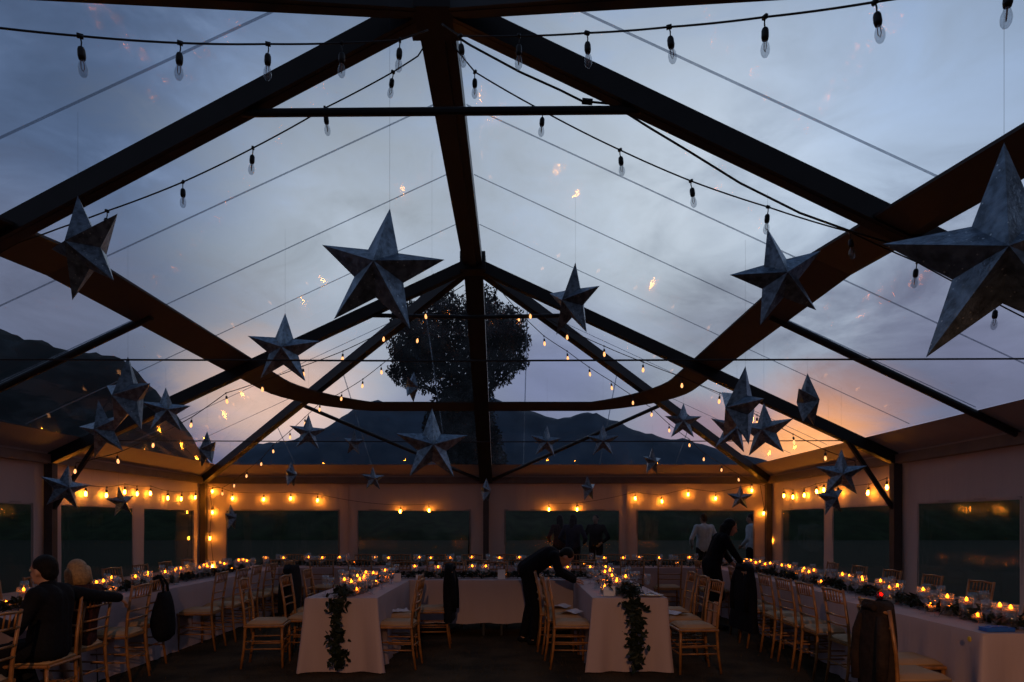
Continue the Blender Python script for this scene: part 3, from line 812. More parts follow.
NAPK = [napk(i) for i in range(3)]
cand_i = {}
def candle(x, y, tall, where, red=False, z=TT, sc=1):
    i = cand_i.get(where, 0); cand_i[where] = i+1
    kind = 'glass cylinder' if tall else ('red glass votive' if red else 'low glass votive')
    t = thing('candle_vase' if tall else 'votive_candle', '', 'candle', (x,y,z), 0, 'candles along the tables')
    t['_w'] = where; t['_k'] = kind
    v = put('glass', VASE if tall else (VOTR if red else VOT), t)
    dz = .115 if tall else .020
    c = put('candle', CAND, t, (0,0,dz))
    put('wick', WICK, c, (0,0,.018)); put('flame', FLAME, c, (0,0,.026)).scale = (1.35,1.35,.85)
    CANDLES.append(t); t.scale = (sc,)*3
    return t
CANDLES = []; GLASSES = []; PLATES = []; NAPS = []
def wine(x, y, where, sc=1.0):
    o = put('wine_glass', WINE, None, (x,y,TT)); tag(o, '', 'wine glass', 'wine glasses on the tables'); o['_w'] = where; o.scale = (1,1,sc); GLASSES.append(o)
def plate(x, y, where, nap=True):
    o = put('dinner_plate', PLATE, None, (x,y,TT)); tag(o, '', 'plate', 'plates on the tables'); o['_w'] = where; PLATES.append(o)
    if nap:
        q = put('napkin', random.choice(NAPK), None, (x,y,TT+.004), (0,0,random.uniform(0,6))); tag(q, '', 'napkin', 'white napkins on the plates'); q['_w'] = where; NAPS.append(q)
# garland of leaves along a path (surface points with normals up)
def garland(pts, width, n, name_label, seed, h=.07):
    rnd = random.Random(seed); pts = [Vector(p) for p in pts]; o0 = pts[0].copy()
    t = thing('garland', name_label, 'garland', o0, 0, 'greenery garlands')
    m_ = MB(); m_.tube([p-o0+Vector((0,0,.018)) if False else p-o0 for p in pts], .008, 6); obj('stem', m_, M['stem'], t)
    L = [0]
    for a, b in zip(pts, pts[1:]): L.append(L[-1]+(b-a).length)
    lm = MB()
    for i in range(n):
        s = rnd.uniform(0, L[-1])
        for k in range(len(L)-1):
            if L[k] <= s <= L[k+1]+1e-9: break
        u = (s-L[k])/max(1e-6, L[k+1]-L[k]); p = lerp(pts[k], pts[k+1], u)-o0; d = (pts[k+1]-pts[k]).normalized()
        sideways = d.cross(Vector((0,0,1))); 
        if sideways.length < .1: sideways = Vector((1,0,0)); nrm = Vector((0,-1,0))
        else:
            sideways.normalize(); nrm = sideways.cross(d)
            if nrm.z < 0: nrm = -nrm
            if abs(d.z) > .75: nrm = Vector((0,-1,0))
        p = p+sideways*rnd.gauss(0,width*.42)+nrm*rnd.uniform(.0,h)
        sz = rnd.uniform(.022,.045)
        R = Euler((rnd.uniform(-.9,.9), rnd.uniform(-.9,.9), rnd.uniform(0,6.28))).to_matrix()
        if abs(d.z) > .75: R = Matrix.Rotation(PI/2, 3, 'X') @ R
        lm.add([p+R@Vector(v)*sz for v in ((-1,0,0),(-.3,-.42,.1),(.5,-.36,.08),(1.1,0,-.08),(.5,.36,.08),(-.3,.42,.1))], [(0,1,2,3),(0,3,4,5)])
    me = bpy.data.meshes.new('leaves'); me.from_pydata(lm.v, [], lm.f); me.materials.append(M['leaf']); put('leaves', me, t)
    return t
def row(axis, c, s0, s1, where, step=.27, tall_frac=.75, seats=.62, offs=.25, gl=True, pl=False, both=True, sides=(-1,1), cs=1.0):
    """axis 'y': runs along y at x=c; axis 'x': runs along x at y=c"""
    s = s0+.12
    def xy(s, o): return (c+o, s) if axis == 'y' else (s, c+o)
    k = 0
    while s < s1-.08:
        x, y = xy(s+random.uniform(-.05,.05), random.choice((-.075,.075))+random.uniform(-.035,.035))
        candle(x, y, random.random() < tall_frac, where, sc=cs)
        s += step*random.uniform(.8,1.2); k += 1
    s = s0+.22
    while s < s1-.1:
        for sd in sides:
            if gl:
                x, y = xy(s+random.uniform(-.05,.05), sd*(offs-.03)); wine(x, y, where, random.uniform(.9,1.08))
                if random.random() < .9:
                    x, y = xy(s+.12+random.uniform(-.02,.02), sd*(offs-.06)); wine(x, y, where, random.uniform(.8,.95))
            if pl:
                x, y = xy(s-.17, sd*(offs-.03)); plate(x, y, where)
        s += seats
row('y', (LX0+LX1)/2, 4.9, 11.3, 'left table', .22, .8)
row('y', 4.16, 4.66, 6.9, 'right table', .17, .85)
row('y', 4.30, 6.9, 11.3, 'right table', .21, .85)
row('x', 11.82, LX0+.3, 4.5, 'far table', .30, .85, .62)
row('y', -1.15, 6.92, 8.9, 'left middle table', .10, .6, .62, .27)
row('y', 1.745, 6.95, 8.9, 'right middle table', .11, .4, .6, .27, True, True)
row('x', 9.38, -1.4, 2.0, 'cross table', .26, .6, .6, .27, True, True, True, (1,))
# dense cluster of votives near the end of the right middle table
for i in range(13):
    candle(1.66+random.uniform(-.12,.2), 7.45+random.uniform(-.22,.25), False, 'right middle table')
candle(-1.02, 7.62, False, 'left middle table', True)
candle(4.14, 6.62, False, 'right table', True); candle(4.31, 4.86, False, 'right table', True)

# remove candles/glasses that stand in each other, then name what is left
def dedupe(lst, rad, others=()):
    keep = []
    for o in lst:
        if any((o.location-k.location).length < rad for k in keep) or any((o.location-k.location).length < r2 for L, r2 in others for k in L):
            for ch in list(o.children):
                for c2 in list(ch.children): bpy.data.objects.remove(c2)
                bpy.data.objects.remove(ch)
            bpy.data.objects.remove(o)
        else: keep.append(o)
    return keep
bpy.context.view_layer.update()
CANDLES = dedupe(CANDLES, .102); 
PLATES_ok = []
GLASSES = dedupe(GLASSES, .08, ((CANDLES,.10),))
keep = []
for o, q in zip(PLATES, NAPS):
    if any((o.location-k.location).length < .175 for k in CANDLES) or any((o.location-k.location).length < .165 for k in GLASSES) or any((o.location-k.location).length < .26 for k in keep):
        bpy.data.objects.remove(o); bpy.data.objects.remove(q)
    else: keep.append(o); PLATES_ok.append((o,q))
def number(lst, fmt, key):
    d = {}
    for o in lst: d.setdefault((o['_w'], o.get('_k','')), []).append(o)
    for (w, k), L in d.items():
        along_x = w in ('far table','cross table')
        L.sort(key=lambda o: (o.location.x if along_x else o.location.y))
        for i, o in enumerate(L):
            frm = 'from the left' if along_x else 'from the near end'
            o['label'] = fmt.format(k=k, w=w, n=nth(i), f=frm)
            del o['_w']
            if '_k' in o: del o['_k']
number(CANDLES, 'lit candle in {k} on the {w}, {n} {f}', 0)
number(GLASSES, 'clear stemmed wine glass on the {w}, {n} {f}', 0)
P_, N_ = [a for a, b in PLATES_ok], [b for a, b in PLATES_ok]
number(P_, 'white dinner plate on the {w}, {n} {f}', 0)
number(N_, 'white napkin on a plate of the {w}, {n} {f}', 0)

garland([((LX0+LX1)/2+.02*math.sin(k), 5.0+k*.5, TT+.02) for k in range(13)], .16, 1500, 'leafy green garland running along the left table between the candles', 1)
garland([(4.16,4.7,TT+.02),(4.17,5.4,TT+.02),(4.19,6.2,TT+.02),(4.25,6.9,TT+.02),(4.3,7.6,TT+.02),(4.3,9,TT+.02),(4.3,11,TT+.02)], .17, 1900, 'leafy green garland running along the right table between the candles', 2)
garland([(LX0+.3+k*.6, 11.82, TT+.02) for k in range(15)], .16, 1400, 'leafy green garland running along the far table', 3)
garland([(-1.3+k*.36, 9.3, TT+.02) for k in range(10)], .15, 900, 'leafy green garland running along the cross table', 4)
garland([(-1.15,8.7,TT+.02),(-1.15,7.6,TT+.02),(-1.17,6.9,TT+.025),(-1.17,6.80,TT-.01),(-1.16,6.77,.62),(-1.18,6.755,.45),(-1.15,6.73,.25),(-1.13,6.71,.07)], .12, 1100, 'leafy garland along the left middle table hanging down its front end', 5)
garland([(1.75,8.7,TT+.02),(1.75,7.7,TT+.02),(1.76,6.92,TT+.03),(1.77,6.82,TT-.01),(1.78,6.785,.62),(1.80,6.765,.45),(1.77,6.74,.25),(1.80,6.72,.07)], .15, 1300, 'leafy garland along the right middle table hanging down its front end', 6)
# standing menu cards
cards = [(.42,9.12,.10,.13,'white card standing at the middle of the cross table'),(-.78+.1,9.10,.08,.06,'small white card lying toward the left of the cross table'),
         (1.56,7.02,.12,.10,'white folded card at the near end of the right middle table'),(-.9,8.7,.09,.11,'white card standing at the far end of the left middle table')]
for x, y, w, h, lab in cards:
    m_ = MB(); R = Matrix.Rotation(math.radians(14), 3, 'X'); R2 = Matrix.Rotation(math.radians(-14), 3, 'X')
    m_.box((0,-.25*h*.5,h/2), (w,.002,h), R2); m_.box((0,.25*h*.5,h/2), (w,.002,h), R)
    tag(obj('place_card', m_, M['card'], None, (x,y,TT)), lab, 'card', 'white cards on the tables')
m_ = MB(); m_.box((0,0,.014),(.20,.09,.028)); m_.box((0,.0,.031),(.12,.07,.006))
ob = obj('napkin_box', m_, M['blue'], None, (3.92,4.735,TT), (0,0,.05)); tag(ob, 'small blue box lying at the near end of the right table', 'box')
bv = ob.modifiers.new('b','BEVEL'); bv.width = .004
m_ = MB(); m_.box((0,0,.012),(.14,.10,.024)); ob = obj('clutch_bag', m_, M['blue'], None, (-3.52,6.75,TT)); tag(ob, 'small blue clutch on the left table near the blond woman', 'bag'); bv = ob.modifiers.new('b','BEVEL'); bv.width = .008; bv.segments = 3
m_ = MB(); m_.lathe([(.001,0),(.017,.002),(.020,.006),(.017,.010),(.001,.012)], 14)
ob = obj('fabric_clip', m_, M['yellow'], None, (3.70,4.68,.705), (PI/2,0,-PI/2)); tag(ob, 'yellow clip on the side of the right tablecloth near its corner', 'clip')

# ------------------------------------------------------------------ garments and bags on chairs
def coat(x, y, ang, w, ztop, zbot, m, lab, name='jacket', flare=1.25):
    """a coat hung over a chair back: front and rear panel joined over the rail, with sleeves"""
    t = thing(name, lab, 'coat' if name == 'coat' else 'jacket', (x,y,0), ang, 'garments hung on chairs')
    m_ = MB(); n = 14; vs = []
    rows = 14
    for k in range(rows+1):
        u = k/rows; z = ztop+(zbot-ztop)*u
        ww = w*(.92+.08*min(1,u*5))*(1+(flare-1)*u)
        dep = .050+.022*u+.012*math.sin(u*5)
        for i in range(n):
            a = 2*PI*i/n; ca, sa = math.cos(a), math.sin(a)
            f = 1+.10*math.sin(3*a+u*4)*u+.05*math.sin(7*a)*u
            vs.append((ww/2*math.copysign(abs(ca)**.5, ca)*f, dep*math.copysign(abs(sa)**.6, sa)*f, z+.03*(1-abs(ca))*(1-u)*2*(1 if u < .1 else 0)))
    fs = [(k*n+i, k*n+(i+1)%n, (k+1)*n+(i+1)%n, (k+1)*n+i) for k in range(rows) for i in range(n)]
    fs.append(tuple(range(n)))
    m_.add(vs, fs); obj('body', m_, m, t, smooth=True)
    for sx in (-1,1):
        m_ = MB(); m_.tube([(sx*w*.34,-.03,ztop-.06),(sx*w*.44,-.05,ztop-.18),(sx*w*.47,-.06,ztop-.36),(sx*w*.44,-.065,ztop-.52)], [.038,.042,.040,.034], 10)
        obj('sleeve', m_, m, t, smooth=True)
    m_ = MB(); m_.tube([(-w*.22,-.05,ztop-.01),(-w*.1,-.058,ztop+.005),(w*.1,-.058,ztop+.005),(w*.22,-.05,ztop-.01)], .022, 8); obj('collar', m_, m, t, smooth=True)
    return t
coat(-2.06,8.12,-PI/2,.42,.96,.45,M['black'],'dark jacket on a chair at the left side of the left middle table')
coat(-.20,8.33,PI/2,.43,.96,.32,M['black'],'long black jacket on a chair at the right side of the left middle table')
coat(3.40,8.35,-PI/2+.1,.42,.96,.20,M['black'],'black coat spread over a chair back at the right table','coat',1.7)
coat(3.075,4.70,-PI/2+.05,.33,.925,.08,M['browncoat'],'brown coat over the nearest chair back at the right table','coat',1.06)
bg = thing('handbag', 'black slouchy bag hanging on a chair back at the left table', 'bag', (-3.07,7.12,0), .2)
m_ = MB(); vs = []; n = 16; rows = 10
for k in range(rows+1):
    u = k/rows; z = .78-.50*u; ww = .10+.10*math.sin(min(1,u*1.3+.15)*PI/2); dd = .05+.06*math.sin(u*PI*.8)
    if k == rows: ww *= .6; dd *= .6
    for i in range(n):
        a = 2*PI*i/n; vs.append((dd*math.cos(a)*(1+.08*math.sin(3*a+u*6)), ww*math.sin(a)*(1+.06*math.sin(4*a+k)), z))
m_.add(vs, [(k*n+i, k*n+(i+1)%n, (k+1)*n+(i+1)%n, (k+1)*n+i) for k in range(rows) for i in range(n)]+[tuple(range(n)), tuple(rows*n+i for i in range(n))])
obj('bag_body', m_, M['black'], bg, smooth=True)
for sx in (-1,1):
    m_ = MB(); m_.tube([(.02,sx*.09,.75),(.015,sx*.07,.86),(-.03,sx*.03,.945),(-.055,0,.955),(-.09,-sx*.02,.90),(-.10,-sx*.05,.80)], .013, 8); obj('strap', m_, M['black'], bg, smooth=True)
# small purse on the grass by the blond woman, napkins left on seats
m_ = MB(); m_.ball((0,0,.045),(.10,.055,.045),16,10); ob = obj('purse', m_, M['purse'], None, (-2.86,5.98,0.0), (0,0,.7), True); tag(ob, 'pale purse lying on the grass behind the blond woman', 'purse')
for x, y, lab in ((1.22,7.62,'napkin on seat of second chair left of the right middle table'),(2.36,7.55,'napkin on seat of second chair right of the right middle table'),(-.76,7.75,'napkin on seat of second chair right of the left middle table'),(1.14,8.12,'napkin on seat of third chair left of the right middle table')):
    q = put('napkin', NAPK[0], None, (x,y,.488), (0,0,random.uniform(0,3))); tag(q, lab, 'napkin', 'napkins left on chairs'); q.scale = (1.5,1.5,1)
m_ = MB(); m_.box((0,0,.06),(.26,.10,.12)); ob = obj('serving_tray', m_, M['black'], None, (4.52,10.6,TT), (0,0,.3)); tag(ob, 'black box at the far end of the right table', 'box'); bv = ob.modifiers.new('b','BEVEL'); bv.width = .012; bv.segments = 2

# ------------------------------------------------------------------ people
def remeshed(name, mb, m, parent, vox, smooth_it=4):
    me = bpy.data.meshes.new(name); me.from_pydata(mb.v, [], mb.f)
    o = bpy.data.objects.new(name, me); COL.objects.link(o)
    r = o.modifiers.new('r','REMESH'); r.mode = 'VOXEL'; r.voxel_size = vox
    s = o.modifiers.new('s','SMOOTH'); s.factor = .5; s.iterations = smooth_it
    dg = bpy.context.evaluated_depsgraph_get(); dg.update()
    m2 = bpy.data.meshes.new_from_object(o.evaluated_get(dg)); m2.name = name
    bpy.data.objects.remove(o); bpy.data.meshes.remove(me)
    m2.materials.clear(); m2.materials.append(m)
    m2.polygons.foreach_set('use_smooth', [True]*len(m2.polygons))
    return put(name, m2, parent)
def cap(mb, a, ra, b, rb, n=12):
    a, b = Vector(a), Vector(b)
    k = 5; mb.tube([lerp(a,b,i/k) for i in range(k+1)], [ra+(rb-ra)*i/k for i in range(k+1)], n)
    mb.ball(a, ra, n, 8); mb.ball(b, rb, n, 8)
def hand(mb, wrist, dirv, palm_n, side, curl=.5):
    """palm, four bent fingers of unequal length and a thumb off the side of the palm"""
    d = Vector(dirv).normalized(); n = Vector(palm_n); n = (n-d*n.dot(d)).normalized(); s = d.cross(n)*side
    w = Vector(wrist)
    for q in (-.022,-.007,.008,.022): cap(mb, w+d*.015+s*q*.7, .014, w+d*.085+s*q*1.25, .012, 8)
    for q, L in ((-.030,.062),(-.010,.074),(.010,.080),(.030,.070)):
        a = w+d*.088+s*q; b = a+(d*math.cos(curl*.6)+n*math.sin(curl*.6))*L*.5; c = b+(d*math.cos(curl*1.7)+n*math.sin(curl*1.7))*L*.5
        cap(mb, a, .0095, b, .0088, 8); cap(mb, b, .0088, c, .0075, 8)
    a = w+d*.03+s*.028; b = a+(d*.6+s*.75+n*.25).normalized()*.038; c = b+(d*.9+s*.2+n*.35).normalized()*.03
    cap(mb, a, .013, b, .0105, 8); cap(mb, b, .0105, c, .0085, 8)
def person(label, loc, rz, J, top, bottom, hair, hairstyle='short', sleeve=1.0, skirt=False, vox=.009, extra=None, female=False):
    """J: joints in local coordinates, figure facing +Y"""
    J = {k: Vector(v) for k, v in J.items()}
    t = thing('person', label, 'person', loc, rz)
    sh = .92 if female else 1.0
    hd = J['head']; fwd = J['face'].normalized(); upv = (hd-J['neck']).normalized()
    side = fwd.cross(upv).normalized(); upv = side.cross(fwd).normalized()
    R = Matrix((side, fwd, upv)).transposed()
    B = MB()
    def torso(mb, g):
        for s in 'LR':
            cap(mb, J['hip'+s]+(J['pelvis']-J['hip'+s])*.25, .108*sh+g, lerp(J['pelvis'],J['chest'],.5)+(J['sh'+s]-J['chest'])*.30, .098*sh+g)
            cap(mb, lerp(J['pelvis'],J['chest'],.5)+(J['sh'+s]-J['chest'])*.30, .098*sh+g, J['chest']+(J['sh'+s]-J['chest'])*.42, .105*sh+g)
            cap(mb, J['chest']+(J['sh'+s]-J['chest'])*.3, .085*sh+g, J['sh'+s], .058*sh+g)
        cap(mb, J['pelvis'], .105*sh+g, J['chest'], .10*sh+g)
    def legs(mb, g, to=1.0):
        for s in 'LR':
            cap(mb, J['hip'+s], .088*sh+g, J['kn'+s], .056*sh+g)
            cap(mb, J['kn'+s], .056*sh+g, lerp(J['kn'+s],J['an'+s],.3), .054*sh+g); cap(mb, lerp(J['kn'+s],J['an'+s],.3), .054*sh+g, lerp(J['kn'+s],J['an'+s],to), .036*sh+g)
    def arms(mb, g, to):
        for s in 'LR':
            cap(mb, J['sh'+s], .052*sh+g, J['el'+s], .039*sh+g)
            if to > .5: cap(mb, J['el'+s], .039*sh+g, lerp(J['el'+s],J['wr'+s],(to-.5)*2*.96), .027*sh+g*1.2)
    torso(B, 0); legs(B, 0); arms(B, 0, 1.0)
    nb = lerp(J['neck'], hd, .2)
    cap(B, J['chest']+(J['neck']-J['chest'])*.6, .07*sh, J['neck'], .054*sh); cap(B, J['neck'], .052*sh, hd-upv*.04, .052*sh)
    # head: cranium, face wedge, jaw, nose, brow, lips, ears
    B.ball(hd+upv*.025-fwd*.012, (.074,.092,.096), 18, 14, R)
    B.ball(hd-upv*.035+fwd*.03, (.055,.062,.078), 16, 12, R)
    B.ball(hd-upv*.088+fwd*.052, (.030,.026,.020), 10, 8, R)
    cap(B, hd+upv*.012+fwd*.088, .008, hd-upv*.030+fwd*.106, .013, 8)
    for sx in (-1,1):
        cap(B, hd+upv*.028+fwd*.083+side*.012*sx, .008, hd+upv*.026+fwd*.072+side*.042*sx, .008, 8)
        B.ball(hd-upv*.008-fwd*.005+side*.076*sx, (.010,.018,.030), 8, 8, R)
        cap(B, hd-upv*.055+fwd*.088, .008, hd-upv*.056+fwd*.080+side*.02*sx, .006, 8)
    for s, sg in (('L',-1),('R',1)):
        if 'hd'+s in J: hand(B, J['wr'+s], J['hd'+s], J['pn'+s], sg, .5)
        cap(B, J['an'+s], .036, J['an'+s]+Vector((0,0,-.04)), .036); cap(B, J['an'+s]+Vector((0,-.03,-.045)), .032, J['to'+s], .026)
    remeshed('body', B, M['skin'], t, vox, 3)
    for sx in (-1,1):
        e = MB(); e.ball(hd+upv*.010+fwd*.081+side*.031*sx, .0115, 10, 8); obj('eye', e, M['eye'], t, smooth=True)
    C = MB(); torso(C, .016); arms(C, .013, sleeve); cap(C, J['chest']+(J['neck']-J['chest'])*.5, .08*sh, lerp(J['chest'],J['neck'],.86), .064*sh)
    if skirt:
        for s in 'LR':
            k = lerp(J['hip'+s], J['kn'+s], 1.0); cap(C, J['hip'+s], .12*sh, k, .105*sh)
        cap(C, J['pelvis'], .13, lerp(J['knL'],J['knR'],.5), .12)
    remeshed('dress' if skirt else ('jacket' if top in (M['suit'],M['black']) else 'shirt'), C, top, t, max(vox,.011), 5)
    if not skirt:
        D = MB(); legs(D, .016, .95); cap(D, J['hipL'], .105*sh, J['hipR'], .105*sh); remeshed('trousers', D, bottom, t, max(vox,.011), 5)
    for s in 'LR':
        E_ = MB(); a = J['an'+s]; cap(E_, a+Vector((0,-.035,-.045)), .041, lerp(a, J['to'+s], .6)+Vector((0,0,-.008)), .040); cap(E_, lerp(a,J['to'+s],.6)+Vector((0,0,-.008)), .040, J['to'+s], .033)
        remeshed('shoe', E_, M['black'], t, .012, 3)
    H = MB()
    H.ball(hd+upv*.036-fwd*.020, (.079,.092,.090), 18, 14, R)
    if hairstyle == 'short':
        H.ball(hd-fwd*.055-upv*.005, (.070,.052,.075), 14, 10, R)
    elif hairstyle == 'bob':
        H.ball(hd-fwd*.045-upv*.02, (.096,.080,.105), 16, 12, R)
        for sx in (-1,1): cap(H, hd+side*.075*sx+upv*.02-fwd*.02, .035, hd+side*.082*sx-upv*.09-fwd*.01, .034)
    elif hairstyle == 'long':
        H.ball(hd-fwd*.045-upv*.02, (.088,.075,.105), 16, 12, R)
        cap(H, hd-fwd*.07-upv*.03, .070, J['neck']-fwd*.06-Vector((0,0,.10)), .062)
        for sx in (-1,1): cap(H, hd+side*.068*sx+upv*.02-fwd*.015, .030, J['neck']+side*.07*sx-fwd*.02-Vector((0,0,.06)), .034)
    remeshed('hair', H, hair, t, .009, 3)
    return t
def seated(lean=.0, yaw_face=0, armR=None, armL=None):
    J = dict(pelvis=(0,-.05,.55), chest=(0,-.08+lean,.90), neck=(0,-.05+lean,1.04), head=(0,-.02+lean,1.135), face=(math.sin(yaw_face),math.cos(yaw_face),-.02),
      shL=(-.185,-.07+lean,.955), shR=(.185,-.07+lean,.955), hipL=(-.095,-.03,.545), hipR=(.095,-.03,.545),
      knL=(-.12,.27,.52), knR=(.12,.27,.52), anL=(-.12,.08,.085), anR=(.12,.10,.085), toL=(-.14,.23,.03), toR=(.14,.25,.03))
    J.update(armR or dict(elR=(.26,.05,.72), wrR=(.16,.27,.78), hdR=(-.3,1,0), pnR=(0,0,-1)))
    J.update(armL or dict(elL=(-.26,.05,.72), wrL=(-.16,.27,.78), hdL=(.3,1,0), pnL=(0,0,-1)))
    return J
# local +Y is the way the figure faces; seated at the left table they face -X  (rz = +90 deg)
person('person in dark suit seated at the left table, arm round the blond neighbour', (-3.02,5.22,0), PI/2+.1,
       seated(.02, .25, dict(elR=(.40,-.18,.90), wrR=(.62,-.27,.86), hdR=(.8,-.2,-.45), pnR=(0,.6,-.6))), M['suit'], M['suit'], M['hairdark'])
person('person with short blond hair in a dark dress seated beside the suited man', (-3.17,5.80,0), PI/2-.1,
       seated(-.02, .5), M['dress'], M['dress'], M['hairblond'], 'bob', .42, True, female=True).scale = (.95,.95,.95)
person('person with dark hair seated across the left table, half hidden behind the suited man', (-4.42,5.62,-.02), -PI/2,
       seated(.05, .2), M['dress'], M['dress'], M['hairdark'], 'long', .6, True, female=True)
# waiter bending over the right middle table, facing +X
J = dict(pelvis=(0,-.06,.93), chest=(0,.20,1.10), neck=(0,.33,1.11), head=(0,.425,1.075), face=(0,.55,-.83),
   shL=(-.18,.27,1.09), shR=(.18,.27,1.09), hipL=(-.095,-.04,.90), hipR=(.095,-.04,.90), knL=(-.11,.0,.48), knR=(.11,.06,.48),
   anL=(-.11,-.10,.085), anR=(.11,.02,.085), toL=(-.12,.07,.03), toR=(.12,.19,.03),
   elL=(-.22,.36,.90), wrL=(-.15,.55,.80), hdL=(0,.9,-.3), pnL=(0,-.3,-1), elR=(.22,.34,.90), wrR=(.17,.52,.80), hdR=(0,.9,-.3), pnR=(0,-.3,-1))
person('person in black bending over the right middle table from its left side', (.80,8.5,0), -PI/2, J, M['black'], M['black'], M['hairdark'])
J = dict(pelvis=(0,-.05,.92), chest=(0,.09,1.24), neck=(0,.17,1.36), head=(0,.225,1.44), face=(0,.95,-.32),
   shL=(-.165,.10,1.28), shR=(.165,.10,1.28), hipL=(-.085,-.04,.89), hipR=(.085,-.04,.89), knL=(-.09,.02,.48), knR=(.09,.03,.48),
   anL=(-.09,-.05,.085), anR=(.09,-.02,.085), toL=(-.10,.12,.03), toR=(.10,.15,.03),
   elL=(-.20,.22,1.04), wrL=(-.17,.36,.87), hdL=(.1,.7,-.6), pnL=(0,-.6,-.6), elR=(.20,.24,1.05), wrR=(.18,.38,.88), hdR=(-.1,.7,-.6), pnR=(0,-.6,-.6))
person('person with long dark hair in black standing and leaning toward the right table', (3.42,9.66,0), -PI/2, J, M['black'], M['black'], M['hairdark'], 'long', .75, True, female=True)
def standing(elbow=.2, yaw=0):
    return dict(pelvis=(0,0,.95), chest=(0,0,1.32), neck=(0,.01,1.48), head=(0,.03,1.60), face=(math.sin(yaw),math.cos(yaw),-.05),
     shL=(-.19,0,1.40), shR=(.19,0,1.40), hipL=(-.095,0,.92), hipR=(.095,0,.92), knL=(-.11,.02,.5), knR=(.11,.02,.5), anL=(-.12,-.03,.085), anR=(.12,-.03,.085), toL=(-.15,.13,.03), toR=(.15,.13,.03),
     elL=(-.20-elbow,-.02,1.13), wrL=(-.17-elbow*.3,.16,.98), hdL=(.3,.6,-.5), pnL=(1,0,0), elR=(.20+elbow,-.02,1.13), wrR=(.17+elbow*.3,.16,.98), hdR=(-.3,.6,-.5), pnR=(-1,0,0))
oy = 17.2
for px, rz, top, hs, lab, yy in ((704,.3,'shirt','short','person in a white shirt outside the far wall, left of the standing woman',15.6),
                             (752,.9,'shirt','short','person in a white shirt outside the far wall, right of the standing woman',15.7),
                             (560,.4,'dress','long','dim person in a pinkish top outside, leftmost of three behind the far window',18.0),
                             (573,-.5,'bluedress','long','dim person in blue outside, middle of three behind the far window',16.6),
                             (596,2.6,'black','short','dim person in dark clothes outside, rightmost of three behind the far window',17.6)):
    p = at(px, 523, yy)
    person(lab, (p.x, yy, 0), rz, standing(.14), M[top], M['suit'], M['hairdark'], hs, .9, vox=.014)

# ------------------------------------------------------------------ world: evening sky with clouds
W = bpy.data.worlds.new('evening_sky'); S.world = W; W.use_nodes = True
nt = W.node_tree; N = nt.nodes; L = nt.links
for n_ in list(N): N.remove(n_)
out = N.new('ShaderNodeOutputWorld'); bgd = N.new('ShaderNodeBackground'); L.new(bgd.outputs[0], out.inputs[0])
tc = N.new('ShaderNodeTexCoord'); VEC = tc.outputs['Generated']
sep = N.new('ShaderNodeSeparateXYZ'); L.new(VEC, sep.inputs[0])
ramp = N.new('ShaderNodeValToRGB'); L.new(sep.outputs[2], ramp.inputs[0])
els = ramp.color_ramp.elements
els[0].position = 0; els[0].color = (.085,.075,.13,1)
els[1].position = 1; els[1].color = (.05,.085,.16,1)
for p_, c_ in ((.10,(.11,.11,.19,1)),(.20,(.13,.15,.235,1)),(.34,(.19,.235,.325,1)),(.50,(.19,.25,.36,1)),(.66,(.11,.165,.27,1))):
    e_ = els.new(p_); e_.color = c_
# warped noise field for cloud structure
def nnode(scale, detail, rough, stretch, dist=0):
    mp = N.new('ShaderNodeMapping'); mp.inputs['Scale'].default_value = stretch; L.new(VEC, mp.inputs[0])
    z = N.new('ShaderNodeTexNoise'); z.inputs['Scale'].default_value = scale; z.inputs['Detail'].default_value = detail; z.inputs['Roughness'].default_value = rough
    z.inputs['Distortion'].default_value = dist
    L.new(mp.outputs[0], z.inputs['Vector']); return z.outputs['Fac']
cl1 = nnode(2.6, 7, .55, (1,1,2.0), .4); cl2 = nnode(5.5, 8, .6, (1,1,2.2), .6)
def mth(op, a, b):
    m = N.new('ShaderNodeMath'); m.operation = op
    for i, v in enumerate((a, b)):
        if isinstance(v, (int,float)): m.inputs[i].default_value = v
        elif v is not None: L.new(v, m.inputs[i])
    return m.outputs[0]
def mix(fac, a, b):
    m = N.new('ShaderNodeMix'); m.data_type = 'RGBA'
    if isinstance(fac,(int,float)): m.inputs[0].default_value = fac
    else: L.new(fac, m.inputs[0])
    L.new(a, m.inputs[6])
    if isinstance(b, tuple): m.inputs[7].default_value = b
    else: L.new(b, m.inputs[7])
    return m.outputs[2]
col = ramp.outputs[0]
def blob(px, py, rad, c, k, edge=.6, nz=cl2, squash=1.0):
    """soft patch around the sky direction seen at px,py (radius in degrees)"""
    global col
    d = Vector(((px-512)/F, 1, (HY-py)/F)).normalized()
    sub = N.new('ShaderNodeVectorMath'); sub.operation = 'SUBTRACT'; L.new(VEC, sub.inputs[0]); sub.inputs[1].default_value = d
    sc_ = N.new('ShaderNodeVectorMath'); sc_.operation = 'MULTIPLY'; L.new(sub.outputs[0], sc_.inputs[0]); sc_.inputs[1].default_value = (1,1,squash)
    ln = N.new('ShaderNodeVectorMath'); ln.operation = 'LENGTH'; L.new(sc_.outputs[0], ln.inputs[0])
    wob = mth('MULTIPLY', mth('SUBTRACT', nz, .5), math.radians(rad)*1.1)
    dd = mth('ADD', ln.outputs['Value'], wob)
    mr = N.new('ShaderNodeMapRange'); mr.interpolation_type = 'SMOOTHSTEP'; mr.inputs[1].default_value = math.radians(rad); mr.inputs[2].default_value = math.radians(rad)*(1-edge*1.0); mr.inputs[3].default_value = 0; mr.inputs[4].default_value = k
    L.new(dd, mr.inputs[0])
    col = mix(mr.outputs[0], col, c)
